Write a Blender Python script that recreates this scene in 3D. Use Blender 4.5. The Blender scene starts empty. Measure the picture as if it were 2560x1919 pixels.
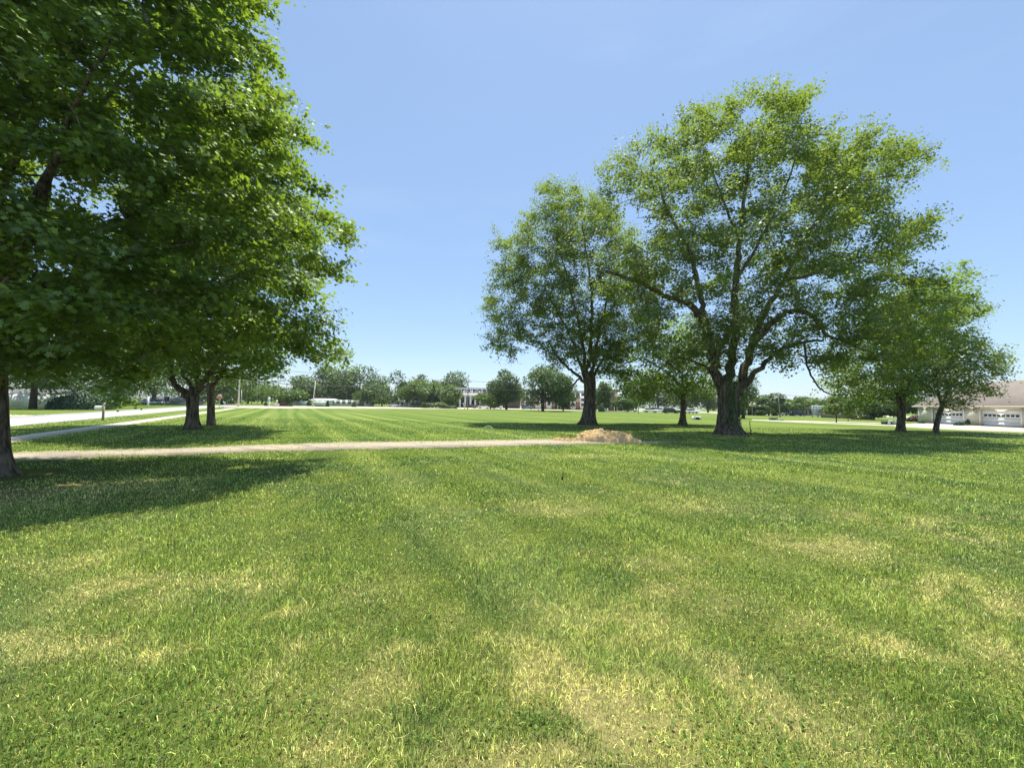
import bpy, math, random
import numpy as np
from mathutils import Vector, Matrix

random.seed(7)
rng = np.random.default_rng(11)
sc = bpy.context.scene
col = sc.collection

# ---------------------------------------------------------------- camera
H = 1.7                                   # eye height
F = 1020.0                                # focal length in 2560-px units
PITCH = math.atan((1011.5-959.5)/F)
ROLL = math.radians(1.1)
cam_d = bpy.data.cameras.new("camera"); cam = bpy.data.objects.new("camera", cam_d)
col.objects.link(cam); sc.camera = cam
cam_d.sensor_fit = 'HORIZONTAL'; cam_d.sensor_width = 36.0; cam_d.lens = F/2560*36.0
cam_d.clip_end = 6000; cam_d.clip_start = 0.05
cam.location = (0, 0, H)
Rm = Matrix.Rotation(math.radians(90)+PITCH, 3, 'X') @ Matrix.Rotation(ROLL, 3, 'Z')
cam.rotation_euler = Rm.to_euler()

# ---------------------------------------------------------------- light
SUN_EL = math.radians(73); SHADOW = Vector((-0.22, -0.97, 0)).normalized()   # shadows fall this way
w = bpy.data.worlds.new("World"); sc.world = w; w.use_nodes = True
wn = w.node_tree
bg = wn.nodes['Background']
sky = wn.nodes.new('ShaderNodeTexSky'); sky.sky_type = 'NISHITA'; sky.sun_disc = False
sky.sun_elevation = SUN_EL
sun_dir = Vector((-SHADOW.x*math.cos(SUN_EL), -SHADOW.y*math.cos(SUN_EL), math.sin(SUN_EL)))
sky.sun_rotation = math.atan2(sun_dir.x, sun_dir.y)
sky.air_density = 1.0; sky.dust_density = 0.5; sky.ozone_density = 3.0; sky.altitude = 200
tcw = wn.nodes.new('ShaderNodeTexCoord'); mpw = wn.nodes.new('ShaderNodeMapping'); mpw.inputs['Scale'].default_value = (1.2, 1.2, 7)
cn = wn.nodes.new('ShaderNodeTexNoise'); cn.inputs['Scale'].default_value = 1.7; cn.inputs['Detail'].default_value = 6; cn.inputs['Roughness'].default_value = .6
wn.links.new(tcw.outputs['Generated'], mpw.inputs[0]); wn.links.new(mpw.outputs[0], cn.inputs['Vector'])
cr = wn.nodes.new('ShaderNodeMapRange'); cr.interpolation_type = 'SMOOTHSTEP'
for i_, q_ in enumerate((.5, .8, 0, .08)): cr.inputs[i_+1].default_value = q_
wn.links.new(cn.outputs[0], cr.inputs[0])
cm = wn.nodes.new('ShaderNodeMix'); cm.data_type = 'RGBA'; cm.inputs[7].default_value = (7.2, 7.9, 8.6, 1)
wn.links.new(cr.outputs[0], cm.inputs[0]); wn.links.new(sky.outputs[0], cm.inputs[6])
vm = wn.nodes.new('ShaderNodeMix'); vm.data_type = 'RGBA'; vm.inputs[0].default_value = .42; vm.inputs[7].default_value = (2.25, 3.35, 4.95, 1)
wn.links.new(cm.outputs[2], vm.inputs[6]); wn.links.new(vm.outputs[2], bg.inputs[0]); bg.inputs[1].default_value = 0.108
sun_l = bpy.data.lights.new("sun", 'SUN'); sun_l.energy = 5.0; sun_l.angle = math.radians(0.53)
sun_l.color = (1.0, 0.94, 0.81)
sun_o = bpy.data.objects.new("sun", sun_l); col.objects.link(sun_o)
sun_o.rotation_euler = (-sun_dir).to_track_quat('-Z', 'Y').to_euler()
sun_o.location = (0, 0, 60)
sc.view_settings.view_transform = 'Standard'; sc.view_settings.look = 'None'
sc.view_settings.gamma = 1.0; sc.view_settings.exposure = 0.8
sc.render.engine = 'CYCLES'
sc.render.resolution_x = 1024; sc.render.resolution_y = 767
sc.cycles.max_bounces = 8; sc.cycles.transparent_max_bounces = 8

# ---------------------------------------------------------------- helpers
def ray(x, y):
    return Rm @ Vector(((x-1280)/F, -(y-959.5)/F, -1))
def G(x, y, z=0.0):                       # ground point seen at photo position
    d = ray(x, y); t = (z-H)/d.z
    return Vector((d.x*t, d.y*t, z))
def AT(x, y, Y):                          # point at forward distance Y
    d = ray(x, y); t = Y/d.y
    return Vector((d.x*t, Y, H+d.z*t))
def X_at(x, Y, y=1012): return AT(x, y, Y).x

def tag(o, label=None, cat=None, group=None, kind=None):
    if label: o['label'] = label
    if cat: o['category'] = cat
    if group: o['group'] = group
    if kind: o['kind'] = kind
    return o
def empty(name, loc, label, cat, group=None, rz=0):
    o = bpy.data.objects.new(name, None); col.objects.link(o); o.location = loc
    o.rotation_euler = (0, 0, rz); o.empty_display_size = 0.2
    return tag(o, label, cat, group)

def mesh_obj(name, V, polys, mat=None, parent=None, attrs=None, smooth=False, loc=None):
    """V (N,3); polys: list of (M,k) int arrays; vertices are in the parent's space"""
    me = bpy.data.meshes.new(name)
    V = np.asarray(V, dtype=np.float32)
    polys = [np.asarray(p, dtype=np.int32) for p in polys if len(p)]
    nl = sum(p.size for p in polys); nf = sum(len(p) for p in polys)
    me.vertices.add(len(V)); me.vertices.foreach_set('co', V.ravel())
    me.loops.add(nl); me.polygons.add(nf)
    me.loops.foreach_set('vertex_index', np.concatenate([p.ravel() for p in polys]))
    tot = np.concatenate([np.full(len(p), p.shape[1], np.int32) for p in polys])
    st = np.concatenate([[0], np.cumsum(tot)[:-1]]).astype(np.int32)
    me.polygons.foreach_set('loop_start', st); me.polygons.foreach_set('loop_total', tot)
    if smooth: me.polygons.foreach_set('use_smooth', np.ones(nf, dtype=bool))
    if attrs:
        for k, a in attrs.items():
            at = me.attributes.new(k, 'FLOAT', 'POINT'); at.data.foreach_set('value', np.asarray(a, np.float32))
    me.update(calc_edges=True); me.validate()
    if mat: me.materials.append(mat)
    o = bpy.data.objects.new(name, me); col.objects.link(o)
    if parent: o.parent = parent
    if loc is not None: o.location = loc
    return o

class MB:
    def __init__(s): s.v = []; s.f = {}; s.n = 0
    def add(s, V, F_):
        V = np.asarray(V, float)
        for f in F_: s.f.setdefault(len(f), []).append([i+s.n for i in f])
        s.v.append(V); s.n += len(V); return s
    def box(s, x0, x1, y0, y1, z0, z1):
        V = [(x, y, z) for z in (z0, z1) for y in (y0, y1) for x in (x0, x1)]
        return s.add(V, [(0,2,3,1),(4,5,7,6),(0,1,5,4),(2,6,7,3),(0,4,6,2),(1,3,7,5)])
    def tube(s, P, R, seg=8, cap=True, ell=None):
        P = [Vector(p) for p in P]; n = len(P); V = []; ref = Vector((0.37, 0.91, 0.13))
        t0 = (P[-1]-P[0]).normalized()
        if abs(t0.dot(ref)) > .9: ref = Vector((1, 0, 0))
        for i in range(n):
            t = (P[min(i+1, n-1)]-P[max(i-1, 0)]).normalized()
            a = t.cross(ref).normalized(); b = t.cross(a)
            for k in range(seg):
                th = 2*math.pi*k/seg
                r = R[i] if ell is None else R[i]*ell(i, th)
                V.append(P[i]+(a*math.cos(th)+b*math.sin(th))*r)
        Fc = [(i*seg+k, i*seg+(k+1) % seg, (i+1)*seg+(k+1) % seg, (i+1)*seg+k) for i in range(n-1) for k in range(seg)]
        if cap: Fc += [tuple(range(seg-1, -1, -1)), tuple((n-1)*seg+k for k in range(seg))]
        return s.add([tuple(v) for v in V], Fc)
    def prism(s, pts, y0, y1):            # outline in x,z extruded along y
        n = len(pts); V = [(x, y0, z) for x, z in pts]+[(x, y1, z) for x, z in pts]
        return s.add(V, [tuple(range(n)), tuple(range(2*n-1, n-1, -1))]+[(i, i+n, (i+1) % n+n, (i+1) % n) for i in range(n)])
    def prismx(s, pts, x0, x1):           # outline in y,z extruded along x
        n = len(pts); V = [(x0, y, z) for y, z in pts]+[(x1, y, z) for y, z in pts]
        return s.add(V, [tuple(range(n-1, -1, -1)), tuple(range(n, 2*n))]+[(i, (i+1) % n, (i+1) % n+n, i+n) for i in range(n)])
    def build(s, name, mat=None, parent=None, smooth=False, attrs=None, loc=None):
        return mesh_obj(name, np.concatenate(s.v), [np.array(a) for a in s.f.values()], mat, parent, attrs, smooth, loc)

# numpy value noise
def vnoise(x, y, seed=0):
    xi = np.floor(x).astype(np.int64); yi = np.floor(y).astype(np.int64); fx = x-xi; fy = y-yi
    def h(a, b):
        n = (a*374761393+b*668265263+seed*974634777) & 0xffffffff
        n = ((n ^ (n >> 13))*1274126177) & 0xffffffff
        return ((n ^ (n >> 16)) & 0xffff)/65535.0
    fx = fx*fx*(3-2*fx); fy = fy*fy*(3-2*fy)
    return (h(xi, yi)*(1-fx)+h(xi+1, yi)*fx)*(1-fy)+(h(xi, yi+1)*(1-fx)+h(xi+1, yi+1)*fx)*fy
def fbm(x, y, o=4, seed=0):
    s = 0; a = .5; t = 0
    for i in range(o):
        s = s+a*vnoise(x*2**i+17.3*i, y*2**i-9.1*i, seed+i); t += a; a *= .55
    return s/t
def sstep(a, b, x):
    t = np.clip((x-a)/(b-a), 0, 1); return t*t*(3-2*t)
def in_poly(x, y, poly):
    c = np.zeros(np.shape(x), bool); n = len(poly)
    for i in range(n):
        x0, y0 = poly[i][:2]; x1, y1 = poly[(i+1) % n][:2]
        if y0 == y1: continue
        m = (y0 > y) != (y1 > y)
        c ^= m & (x < (x1-x0)*(y-y0)/(y1-y0)+x0)
    return c
def edge_dist(x, y, poly):
    d = np.full(np.shape(x), 1e9)
    for i in range(len(poly)):
        x0, y0 = poly[i]; x1, y1 = poly[(i+1) % len(poly)]
        L = (x1-x0)**2+(y1-y0)**2+1e-9
        t = np.clip(((x-x0)*(x1-x0)+(y-y0)*(y1-y0))/L, 0, 1)
        d = np.minimum(d, np.hypot(x-x0-t*(x1-x0), y-y0-t*(y1-y0)))
    return d

# ---------------------------------------------------------------- node helpers
class NT:
    def __init__(s, name):
        s.m = bpy.data.materials.new(name); s.m.use_nodes = True; s.t = s.m.node_tree; s.t.nodes.clear()
        s.out = s.n('ShaderNodeOutputMaterial')
    def n(s, ty, **kw):
        nd = s.t.nodes.new(ty)
        for k, v in kw.items(): setattr(nd, k, v)
        return nd
    def l(s, a, b): s.t.links.new(a, b)
    def inp(s, sock, v):
        if hasattr(v, 'is_linked') or isinstance(v, bpy.types.NodeSocket): s.l(v, sock)
        elif isinstance(v, (tuple, list)) and len(v) == 3 and sock.type == 'RGBA': sock.default_value = (*v, 1)
        else: sock.default_value = v
    def math(s, op, a, b=0.0, c=None, clamp=False):
        nd = s.n('ShaderNodeMath', operation=op, use_clamp=clamp); s.inp(nd.inputs[0], a); s.inp(nd.inputs[1], b)
        if c is not None: s.inp(nd.inputs[2], c)
        return nd.outputs[0]
    def mix(s, f, a, b):
        nd = s.n('ShaderNodeMix', data_type='RGBA'); s.inp(nd.inputs[0], f); s.inp(nd.inputs[6], a); s.inp(nd.inputs[7], b)
        return nd.outputs[2]
    def mul(s, a, b):
        nd = s.n('ShaderNodeMix', data_type='RGBA', blend_type='MULTIPLY'); nd.inputs[0].default_value = 1
        s.inp(nd.inputs[6], a); s.inp(nd.inputs[7], b); return nd.outputs[2]
    def noise(s, vec, scale, detail=3, rough=.55, dist=0.0):
        nd = s.n('ShaderNodeTexNoise'); nd.inputs['Scale'].default_value = scale; nd.inputs['Detail'].default_value = detail
        nd.inputs['Roughness'].default_value = rough; nd.inputs['Distortion'].default_value = dist
        if vec is not None: s.l(vec, nd.inputs['Vector'])
        return nd.outputs[0]
    def rng(s, v, a, b, c=0.0, d=1.0, smooth=True):
        nd = s.n('ShaderNodeMapRange'); nd.interpolation_type = 'SMOOTHSTEP' if smooth else 'LINEAR'
        s.inp(nd.inputs[0], v)
        for i, q in enumerate((a, b, c, d)): nd.inputs[i+1].default_value = q
        return nd.outputs[0]
    def pos(s): return s.n('ShaderNodeNewGeometry').outputs['Position']
    def obj(s): return s.n('ShaderNodeTexCoord').outputs['Object']
    def mapping(s, vec, scale=(1, 1, 1), rot=(0, 0, 0)):
        nd = s.n('ShaderNodeMapping'); s.l(vec, nd.inputs[0]); nd.inputs['Scale'].default_value = scale
        nd.inputs['Rotation'].default_value = rot; return nd.outputs[0]
    def attr(s, name): return s.n('ShaderNodeAttribute', attribute_name=name).outputs['Fac']
    def bump(s, h, strength=.5, dist=.02):
        nd = s.n('ShaderNodeBump'); nd.inputs['Strength'].default_value = strength; nd.inputs['Distance'].default_value = dist
        s.l(h, nd.inputs['Height']); return nd.outputs[0]
    def bsdf(s, colr, rough=.8, spec=.3, normal=None, metal=0.0):
        p = s.n('ShaderNodeBsdfPrincipled'); s.inp(p.inputs['Base Color'], colr); s.inp(p.inputs['Roughness'], rough)
        p.inputs['Specular IOR Level'].default_value = spec; p.inputs['Metallic'].default_value = metal
        if normal is not None: s.l(normal, p.inputs['Normal'])
        return p.outputs[0]
    def fin(s, sh): s.l(sh, s.out.inputs[0]); return s.m

def simple(name, c, rough=.6, var=.12, scale=3.0, spec=.3, metal=0.0):
    t = NT(name); n = t.noise(t.obj(), scale, 4)
    k = t.rng(n, .3, .7, 1-var, 1+var)
    cc = t.n('ShaderNodeVectorMath', operation='SCALE'); cc.inputs[0].default_value = c; t.l(k, cc.inputs['Scale'])
    return t.fin(t.bsdf(cc.outputs[0], rough, spec, None, metal))

# lawn directions: mowing stripes, road and pavement all run this way
ANG = math.radians(28.6)
DV = Vector((-math.sin(ANG), math.cos(ANG), 0)); EV = Vector((math.cos(ANG), math.sin(ANG), 0))

def lawn_color(t, thr=None):
    p0 = t.pos()
    m = t.n('ShaderNodeVectorMath', operation='MULTIPLY'); t.l(p0, m.inputs[0]); m.inputs[1].default_value = (1, 1, 0)
    p = m.outputs[0]
    sep = t.n('ShaderNodeSeparateXYZ'); t.l(p, sep.inputs[0])
    fy = sep.outputs[1]
    dt = t.n('ShaderNodeVectorMath', operation='DOT_PRODUCT'); t.l(p, dt.inputs[0]); dt.inputs[1].default_value = EV
    dt2 = t.n('ShaderNodeVectorMath', operation='DOT_PRODUCT'); t.l(p, dt2.inputs[0]); dt2.inputs[1].default_value = DV
    cb = t.n('ShaderNodeCombineXYZ'); t.l(t.math('MULTIPLY', dt.outputs['Value'], 1.0), cb.inputs[0])
    t.l(t.math('MULTIPLY', dt2.outputs['Value'], 0.018), cb.inputs[1])
    st1 = t.rng(t.noise(cb.outputs[0], .75, 3, .6), .38, .62)
    wave = t.math('SINE', t.math('ADD', t.math('MULTIPLY', dt.outputs['Value'], 2.9), t.math('MULTIPLY', t.noise(p, .05, 1), 3.0)))
    stripe = t.math('ADD', t.math('MULTIPLY', st1, .7), t.math('MULTIPLY', t.rng(wave, -.6, .6), .3))
    far = t.rng(fy, 9, 34)
    nA = t.noise(p, .33, 4, .6, .6); nB = t.noise(p, 1.5, 5, .65, .4); nC = t.noise(p, 6.0, 4, .6)
    nD = t.noise(p, 38, 3, .6)
    green = t.mix(t.rng(nB, .35, .65), (.088, .158, .014), (.190, .245, .026))
    green = t.mix(t.math('MULTIPLY', t.rng(nA, .47, .60), .85), green, (.036, .105, .030))
    green = t.mix(t.math('MULTIPLY', t.rng(nC, .52, .72), .5), green, (.17, .205, .05))
    green = t.mix(t.math('MULTIPLY', far, .65), green, (.088, .140, .028))
    # stripes
    sa = t.math('MULTIPLY', t.rng(fy, 5, 30, .50, .58), stripe)
    green = t.mix(sa, green, (.25, .295, .085))
    dk = t.math('MULTIPLY', t.rng(fy, 6, 26, .48, .42), t.math('SUBTRACT', 1.0, stripe))
    green = t.mix(dk, green, (.052, .110, .018))
    dry = t.math('ADD', t.math('MULTIPLY', nA, .35), t.math('ADD', t.math('MULTIPLY', nB, .4), t.math('MULTIPLY', nC, .25)))
    d = t.math('MULTIPLY', t.rng(dry, .53, .66), t.rng(fy, 8, 26, .5, .2))
    d = t.math('MAXIMUM', d, t.math('MULTIPLY', t.attr('dry'), t.rng(nC, .25, .6, .55, 1.0)))
    if thr is not None:
        d = t.rng(t.math('SUBTRACT', d, thr), -.10, .10)
    c = t.mix(d, green, (.46, .41, .175))
    k = t.rng(nD, .25, .75, .72, 1.28)
    sc_ = t.n('ShaderNodeVectorMath', operation='SCALE'); t.l(c, sc_.inputs[0]); t.l(k, sc_.inputs['Scale'])
    return sc_.outputs[0], fy, p

t = NT('lawn_ground')
c, fy, p = lawn_color(t)
soil = t.mix(t.rng(t.noise(p, 30, 3), .4, .6), (.04, .045, .014), (.10, .09, .035))
c = t.mix(t.rng(fy, 6, 22, .55, 0.0), c, soil)
hgt = t.math('ADD', t.noise(p, 45, 4, .7), t.math('MULTIPLY', t.noise(p, 9, 3), 1.2))
M_LAWN = t.fin(t.bsdf(c, .95, .05, t.bump(hgt, .55, .05)))

t = NT('grass_blades')
c, fy, p = lawn_color(t, t.attr('rn3'))
r = t.attr('rnd')
c = t.mix(t.rng(r, .0, .4, .75, 0), c, (.050, .115, .016))
c = t.mix(t.rng(r, .55, 1.0, 0, .7), c, (.37, .37, .10))
g = t.n('ShaderNodeVectorMath', operation='SCALE'); t.l(c, g.inputs[0]); t.l(t.rng(t.attr('rn2'), 0, 1, .65, 3.7), g.inputs['Scale'])
df = t.n('ShaderNodeBsdfDiffuse'); t.l(g.outputs[0], df.inputs[0])
tr = t.n('ShaderNodeBsdfTranslucent'); t.l(g.outputs[0], tr.inputs[0])
gl = t.n('ShaderNodeBsdfGlossy'); gl.inputs['Roughness'].default_value = .55; gl.inputs[0].default_value = (.9, 1, .8, 1)
m1 = t.n('ShaderNodeMixShader'); m1.inputs[0].default_value = .42; t.l(df.outputs[0], m1.inputs[1]); t.l(tr.outputs[0], m1.inputs[2])
m2 = t.n('ShaderNodeMixShader'); m2.inputs[0].default_value = .06; t.l(m1.outputs[0], m2.inputs[1]); t.l(gl.outputs[0], m2.inputs[2])
M_BLADE = t.fin(m2.outputs[0])

def leaf_mat(name, dark, light, tip, transl, tf=.45, gloss=.07):
    t = NT(name); r = t.attr('rnd')
    nz = t.noise(t.pos(), .8, 3)
    c = t.mix(t.rng(t.math('ADD', t.math('MULTIPLY', r, .6), t.math('MULTIPLY', nz, .55)), .3, .85), dark, light)
    c = t.mix(t.rng(r, .93, 1.0, 0, .7), c, tip)
    tc = t.mix(t.rng(r, 0, 1), transl, tuple(x*1.4 for x in transl))
    df = t.n('ShaderNodeBsdfDiffuse'); t.l(c, df.inputs[0])
    tr = t.n('ShaderNodeBsdfTranslucent'); t.l(tc, tr.inputs[0])
    gl = t.n('ShaderNodeBsdfGlossy'); gl.inputs['Roughness'].default_value = .5; gl.inputs[0].default_value = (.75, .85, .7, 1)
    m1 = t.n('ShaderNodeMixShader'); m1.inputs[0].default_value = tf; t.l(df.outputs[0], m1.inputs[1]); t.l(tr.outputs[0], m1.inputs[2])
    m2 = t.n('ShaderNodeMixShader'); m2.inputs[0].default_value = gloss; t.l(m1.outputs[0], m2.inputs[1]); t.l(gl.outputs[0], m2.inputs[2])
    return t.fin(m2.outputs[0])
M_MAPLE = leaf_mat('maple_leaves', (.036, .080, .012), (.165, .245, .036), (.33, .27, .10), (.235, .35, .026), .47, .06)
M_SILVER = leaf_mat('silver_maple_leaves', (.052, .094, .022), (.200, .262, .070), (.32, .38, .16), (.23, .32, .032), .46, .06)
M_FARLEAF = leaf_mat('distant_leaves', (.045, .092, .028), (.115, .175, .052), (.17, .22, .08), (.11, .18, .03), .3, .04)
M_FARLIGHT = leaf_mat('distant_light_leaves', (.070, .130, .028), (.165, .240, .052), (.2, .26, .1), (.15, .23, .03), .3, .04)
M_SPRUCE = leaf_mat('spruce_needles', (.030, .062, .038), (.062, .105, .070), (.08, .13, .09), (.03, .06, .03), .15, .03)
M_RED = leaf_mat('dark_red_leaves', (.05, .018, .02), (.10, .03, .03), (.14, .05, .04), (.06, .015, .01), .2, .04)
M_CLOVER = leaf_mat('clover_leaves', (.06, .13, .02), (.12, .21, .035), (.2, .26, .06), (.10, .18, .02), .3, .015)
M_HEDGE = leaf_mat('hedge_leaves', (.045, .085, .02), (.13, .17, .03), (.2, .24, .05), (.09, .14, .02), .3, .05)

def bark(name, a, b, sc_=6.0):
    t = NT(name); v = t.mapping(t.obj(), (sc_, sc_, sc_*.16)); n = t.noise(v, 1.6, 6, .65, .5); n2 = t.noise(t.obj(), 1.1, 3)
    c = t.mix(t.rng(n, .34, .64), a, b)
    c = t.mix(t.rng(n2, .55, .75, 0, .35), c, (.10, .12, .07))
    return t.fin(t.bsdf(c, .95, .1, t.bump(n, 1.0, .06)))
M_BARK = bark('rough_bark', (.035, .028, .022), (.23, .185, .145))
M_BARK2 = bark('pale_bark', (.09, .065, .045), (.26, .20, .15))
M_BARKF = simple('distant_bark', (.09, .075, .06), .9)

t = NT('asphalt'); p = t.pos(); n = t.noise(p, 60, 4); n2 = t.noise(p, .6, 4)
c = t.mix(t.rng(n2, .35, .65), (.36, .345, .335), (.46, .445, .43)); c = t.mix(t.rng(n, .4, .7, 0, .25), c, (.22, .21, .2))
M_ROAD = t.fin(t.bsdf(c, .85, .25, t.bump(n, .3, .01)))
t = NT('concrete'); p = t.pos(); n = t.noise(p, 25, 5); n2 = t.noise(p, .9, 3)
c = t.mix(t.rng(n2, .35, .65), (.50, .45, .34), (.60, .55, .43)); c = t.mix(t.rng(n, .5, .75, 0, .3), c, (.36, .32, .25))
M_CONC = t.fin(t.bsdf(c, .85, .25, t.bump(n, .2, .01)))
t = NT('gravel'); p = t.pos(); vo = t.n('ShaderNodeTexVoronoi'); vo.inputs['Scale'].default_value = 26; t.l(p, vo.inputs['Vector'])
n = t.noise(p, 1.6, 5, .65); n3 = t.noise(p, 11, 4)
c = t.mix(t.rng(vo.outputs['Distance'], .1, .7), (.47, .42, .34), (.32, .28, .22))
c = t.mix(t.rng(n, .5, .66, 0, .7), c, (.45, .37, .22)); c = t.mix(t.rng(n3, .55, .7, 0, .5), c, (.22, .19, .13))
M_GRAVEL = t.fin(t.bsdf(c, .95, .1, t.bump(vo.outputs['Distance'], .6, .02)))
t = NT('dry_verge'); p = t.pos(); n = t.noise(p, 9, 5, .7); n2 = t.noise(p, 1.2, 3)
c = t.mix(t.rng(n, .4, .6), (.10, .15, .035), (.42, .35, .18)); c = t.mix(t.rng(n2, .45, .6, 0, .7), c, (.13, .18, .04))
M_STRAWG = t.fin(t.bsdf(c, .95, .05, t.bump(n, .5, .03)))
t = NT('dried_mulch'); p = t.obj(); v = t.mapping(p, (9, 9, 22)); n = t.noise(v, 2.2, 6, .7, 1.5); n2 = t.noise(p, 2.4, 4)
c = t.mix(t.rng(n, .30, .55), (.40, .24, .11), (.88, .66, .37)); c = t.mix(t.rng(n2, .5, .7, 0, .5), c, (.90, .72, .44))
M_MULCH = t.fin(t.bsdf(c, .95, .05, t.bump(n, 1.0, .06)))
t = NT('straw_bits'); r = t.attr('rnd'); c = t.mix(r, (.36, .22, .10), (.86, .68, .40)); M_STRAW = t.fin(t.bsdf(c, .9, .1))

def brick(name, a, b, mortar, sc_=3.0):
    t = NT(name); br = t.n('ShaderNodeTexBrick'); br.inputs['Scale'].default_value = sc_
    v = t.mapping(t.obj(), (1, 1, 1), (math.radians(90), 0, 0)); t.l(v, br.inputs['Vector'])
    for i, q in enumerate((a, b, mortar)): br.inputs[i+1].default_value = (*q, 1)
    return t.fin(t.bsdf(br.outputs[0], .9, .2))
M_BRICK = brick('red_brick', (.30, .17, .13), (.25, .14, .11), (.42, .38, .33))
M_TANBRICK = brick('tan_brick', (.45, .33, .22), (.40, .28, .19), (.5, .45, .38))
def shingles(name, a, b):
    t = NT(name); p = t.obj(); v = t.mapping(p, (2.2, 2.2, 7)); n = t.noise(v, 2.5, 4); n2 = t.noise(p, .25, 3)
    c = t.mix(t.rng(n, .35, .65), a, b); c = t.mix(t.rng(n2, .4, .7, 0, .25), c, tuple(x*.8 for x in a))
    return t.fin(t.bsdf(c, .95, .1, t.bump(n, .4, .02)))
M_SHINGLE = shingles('brown_shingles', (.18, .155, .138), (.24, .21, .188))
M_GRAYSH = shingles('gray_shingles', (.17, .175, .19), (.24, .245, .26))
M_TANSH = shingles('tan_shingles', (.33, .28, .22), (.42, .36, .29))
def siding(name, c0):
    t = NT(name); wv = t.n('ShaderNodeTexWave'); wv.bands_direction = 'Z'; wv.wave_profile = 'SAW'; wv.inputs['Scale'].default_value = 1.6
    t.l(t.obj(), wv.inputs['Vector']); c = t.mix(t.rng(wv.outputs['Fac'], .85, 1.0, 0, .35), c0, tuple(x*.6 for x in c0))
    return t.fin(t.bsdf(c, .6, .3, t.bump(wv.outputs['Fac'], .3, .01)))
M_WHITESIDE = siding('white_siding', (.84, .84, .82)); M_BEIGESIDE = siding('beige_siding', (.60, .56, .47))
M_GRAYSIDE = siding('gray_siding', (.42, .45, .48))
M_WHITE = simple('white_paint', (.88, .88, .86), .5, .05)
M_GARAGE = simple('garage_door_paint', (.74, .76, .78), .45, .04)
M_TRIM = simple('tan_trim', (.55, .48, .40), .6, .05)
M_DARK = simple('dark_opening', (.02, .02, .024), .35, .1)
M_GLASS = simple('window_glass', (.035, .045, .055), .08, .1, spec=.8)
M_POLE = simple('weathered_pole', (.30, .26, .22), .9); M_METAL = simple('gray_metal', (.42, .43, .44), .4, .08, metal=.6)
M_POLEW = simple('pale_pole', (.60, .58, .52), .8)
M_WIRE = simple('wire_rubber', (.10, .10, .11), .6); M_BLACK = simple('black_plastic', (.015, .015, .016), .5)
M_GREENP = simple('green_paint', (.035, .07, .045), .5); M_TPOST = simple('post_green', (.03, .045, .03), .7)
M_TYRE = simple('tyre_rubber', (.018, .018, .018), .8); M_HOSE = simple('hose_rubber', (.50, .62, .42), .45)
M_STOP = simple('stop_red', (.55, .14, .08), .5, .05); M_SIGNW = simple('sign_white', (.88, .90, .94), .5, .05)
M_WOODP = simple('wood_post', (.30, .27, .22), .9); M_RIM = simple('wheel_rim', (.5, .5, .52), .35, .05, metal=.7)
M_RECESS = simple('taupe_recess_shade', (.17, .15, .14), .9); M_PINKC = simple('pink_concrete', (.62, .50, .44), .8); M_LAMPG = simple('lamp_glass', (.7, .72, .7), .2)

# ================================================================ SETTING
# dry patches (photo positions turned into ground spots): x, y, radius across, radius along, weight
DRY = [(1480,1800,.55,.38,1),(1330,1700,.42,.26,.75),(1270,1880,.55,.28,.8),(1000,1620,.35,.3,.7),(1520,1560,.7,.35,.55),
       (1900,1700,.45,.28,.75),(2060,1800,.55,.25,.7),(2180,1590,.28,.16,1),(2380,1480,.75,.45,.7),(2060,1360,.9,.5,.6),
       (2260,1300,1.0,.5,.5),(2440,1340,.8,.35,.6),(1700,1500,.5,.35,.55),(330,1460,.55,.3,.6),(560,1450,.6,.3,.55),
       (180,1600,.4,.2,.7),(330,1640,.3,.15,.7),(60,1570,.35,.2,.6),(900,1480,.5,.3,.45),(1370,1270,1.0,.5,.45),
       (1580,1400,.7,.4,.45),(2050,1600,.5,.3,.5),(760,1700,.3,.2,.5),(880,1810,.3,.18,.6),(1700,1620,.35,.2,.5),
       (2100,1900,.4,.15,.7),(700,1560,.35,.2,.5),(1750,1260,1.2,.6,.45),(2500,1640,.5,.3,.6),(130,1420,.5,.3,.5),
       (250,1222,1.6,.9,.8),(20,1240,1.5,1.1,.9),(1480,1140,2.0,.6,.4)]
DRY = [(a, b, c*.82, d*.82, e*.95) for a, b, c, d, e in DRY]
DRYW = [(G(a, b), c, d, e) for a, b, c, d, e in DRY]
def dry_at(x, y):
    nx = x+(fbm(x*1.3, y*1.3, 3, 3)-.5)*.9; ny = y+(fbm(x*1.3, y*1.3, 3, 9)-.5)*.9
    s = np.zeros_like(x)
    for c0, ra, rb, wt in DRYW:
        d2 = ((nx-c0.x)/ra)**2+((ny-c0.y)/(rb*1.3))**2
        s = np.maximum(s, wt*np.exp(-d2*.8))
    return np.clip(s*sstep(.2, .55, fbm(x*5, y*5, 3, 5))*1.25, 0, 1)

def axis(lo, hi, a, b, step, grow=1.16):
    v = list(np.arange(a, b+1e-6, step)); s = step
    while v[-1] < hi: s *= grow; v.append(v[-1]+s)
    s = step
    while v[0] > lo: s *= grow; v.insert(0, v[0]-s)
    return np.array(v)
gx = axis(-2500, 2500, -16, 16, .16); gy = axis(-400, 3000, .5, 15, .16)
XX, YY = np.meshgrid(gx, gy); nx_, ny_ = len(gx), len(gy)
V = np.stack([XX.ravel(), YY.ravel(), np.zeros(XX.size)], 1)
ii = (np.arange(ny_-1)[:, None]*nx_+np.arange(nx_-1)[None]).ravel()
near = (np.abs(XX.ravel()) < 40) & (YY.ravel() < 40) & (YY.ravel() > -2)
dv = np.zeros(len(V)); dv[near] = dry_at(V[near, 0], V[near, 1])
ground = mesh_obj('ground', V, [np.stack([ii, ii+1, ii+nx_+1, ii+nx_], 1)], M_LAWN, attrs={'dry': dv})
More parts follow.
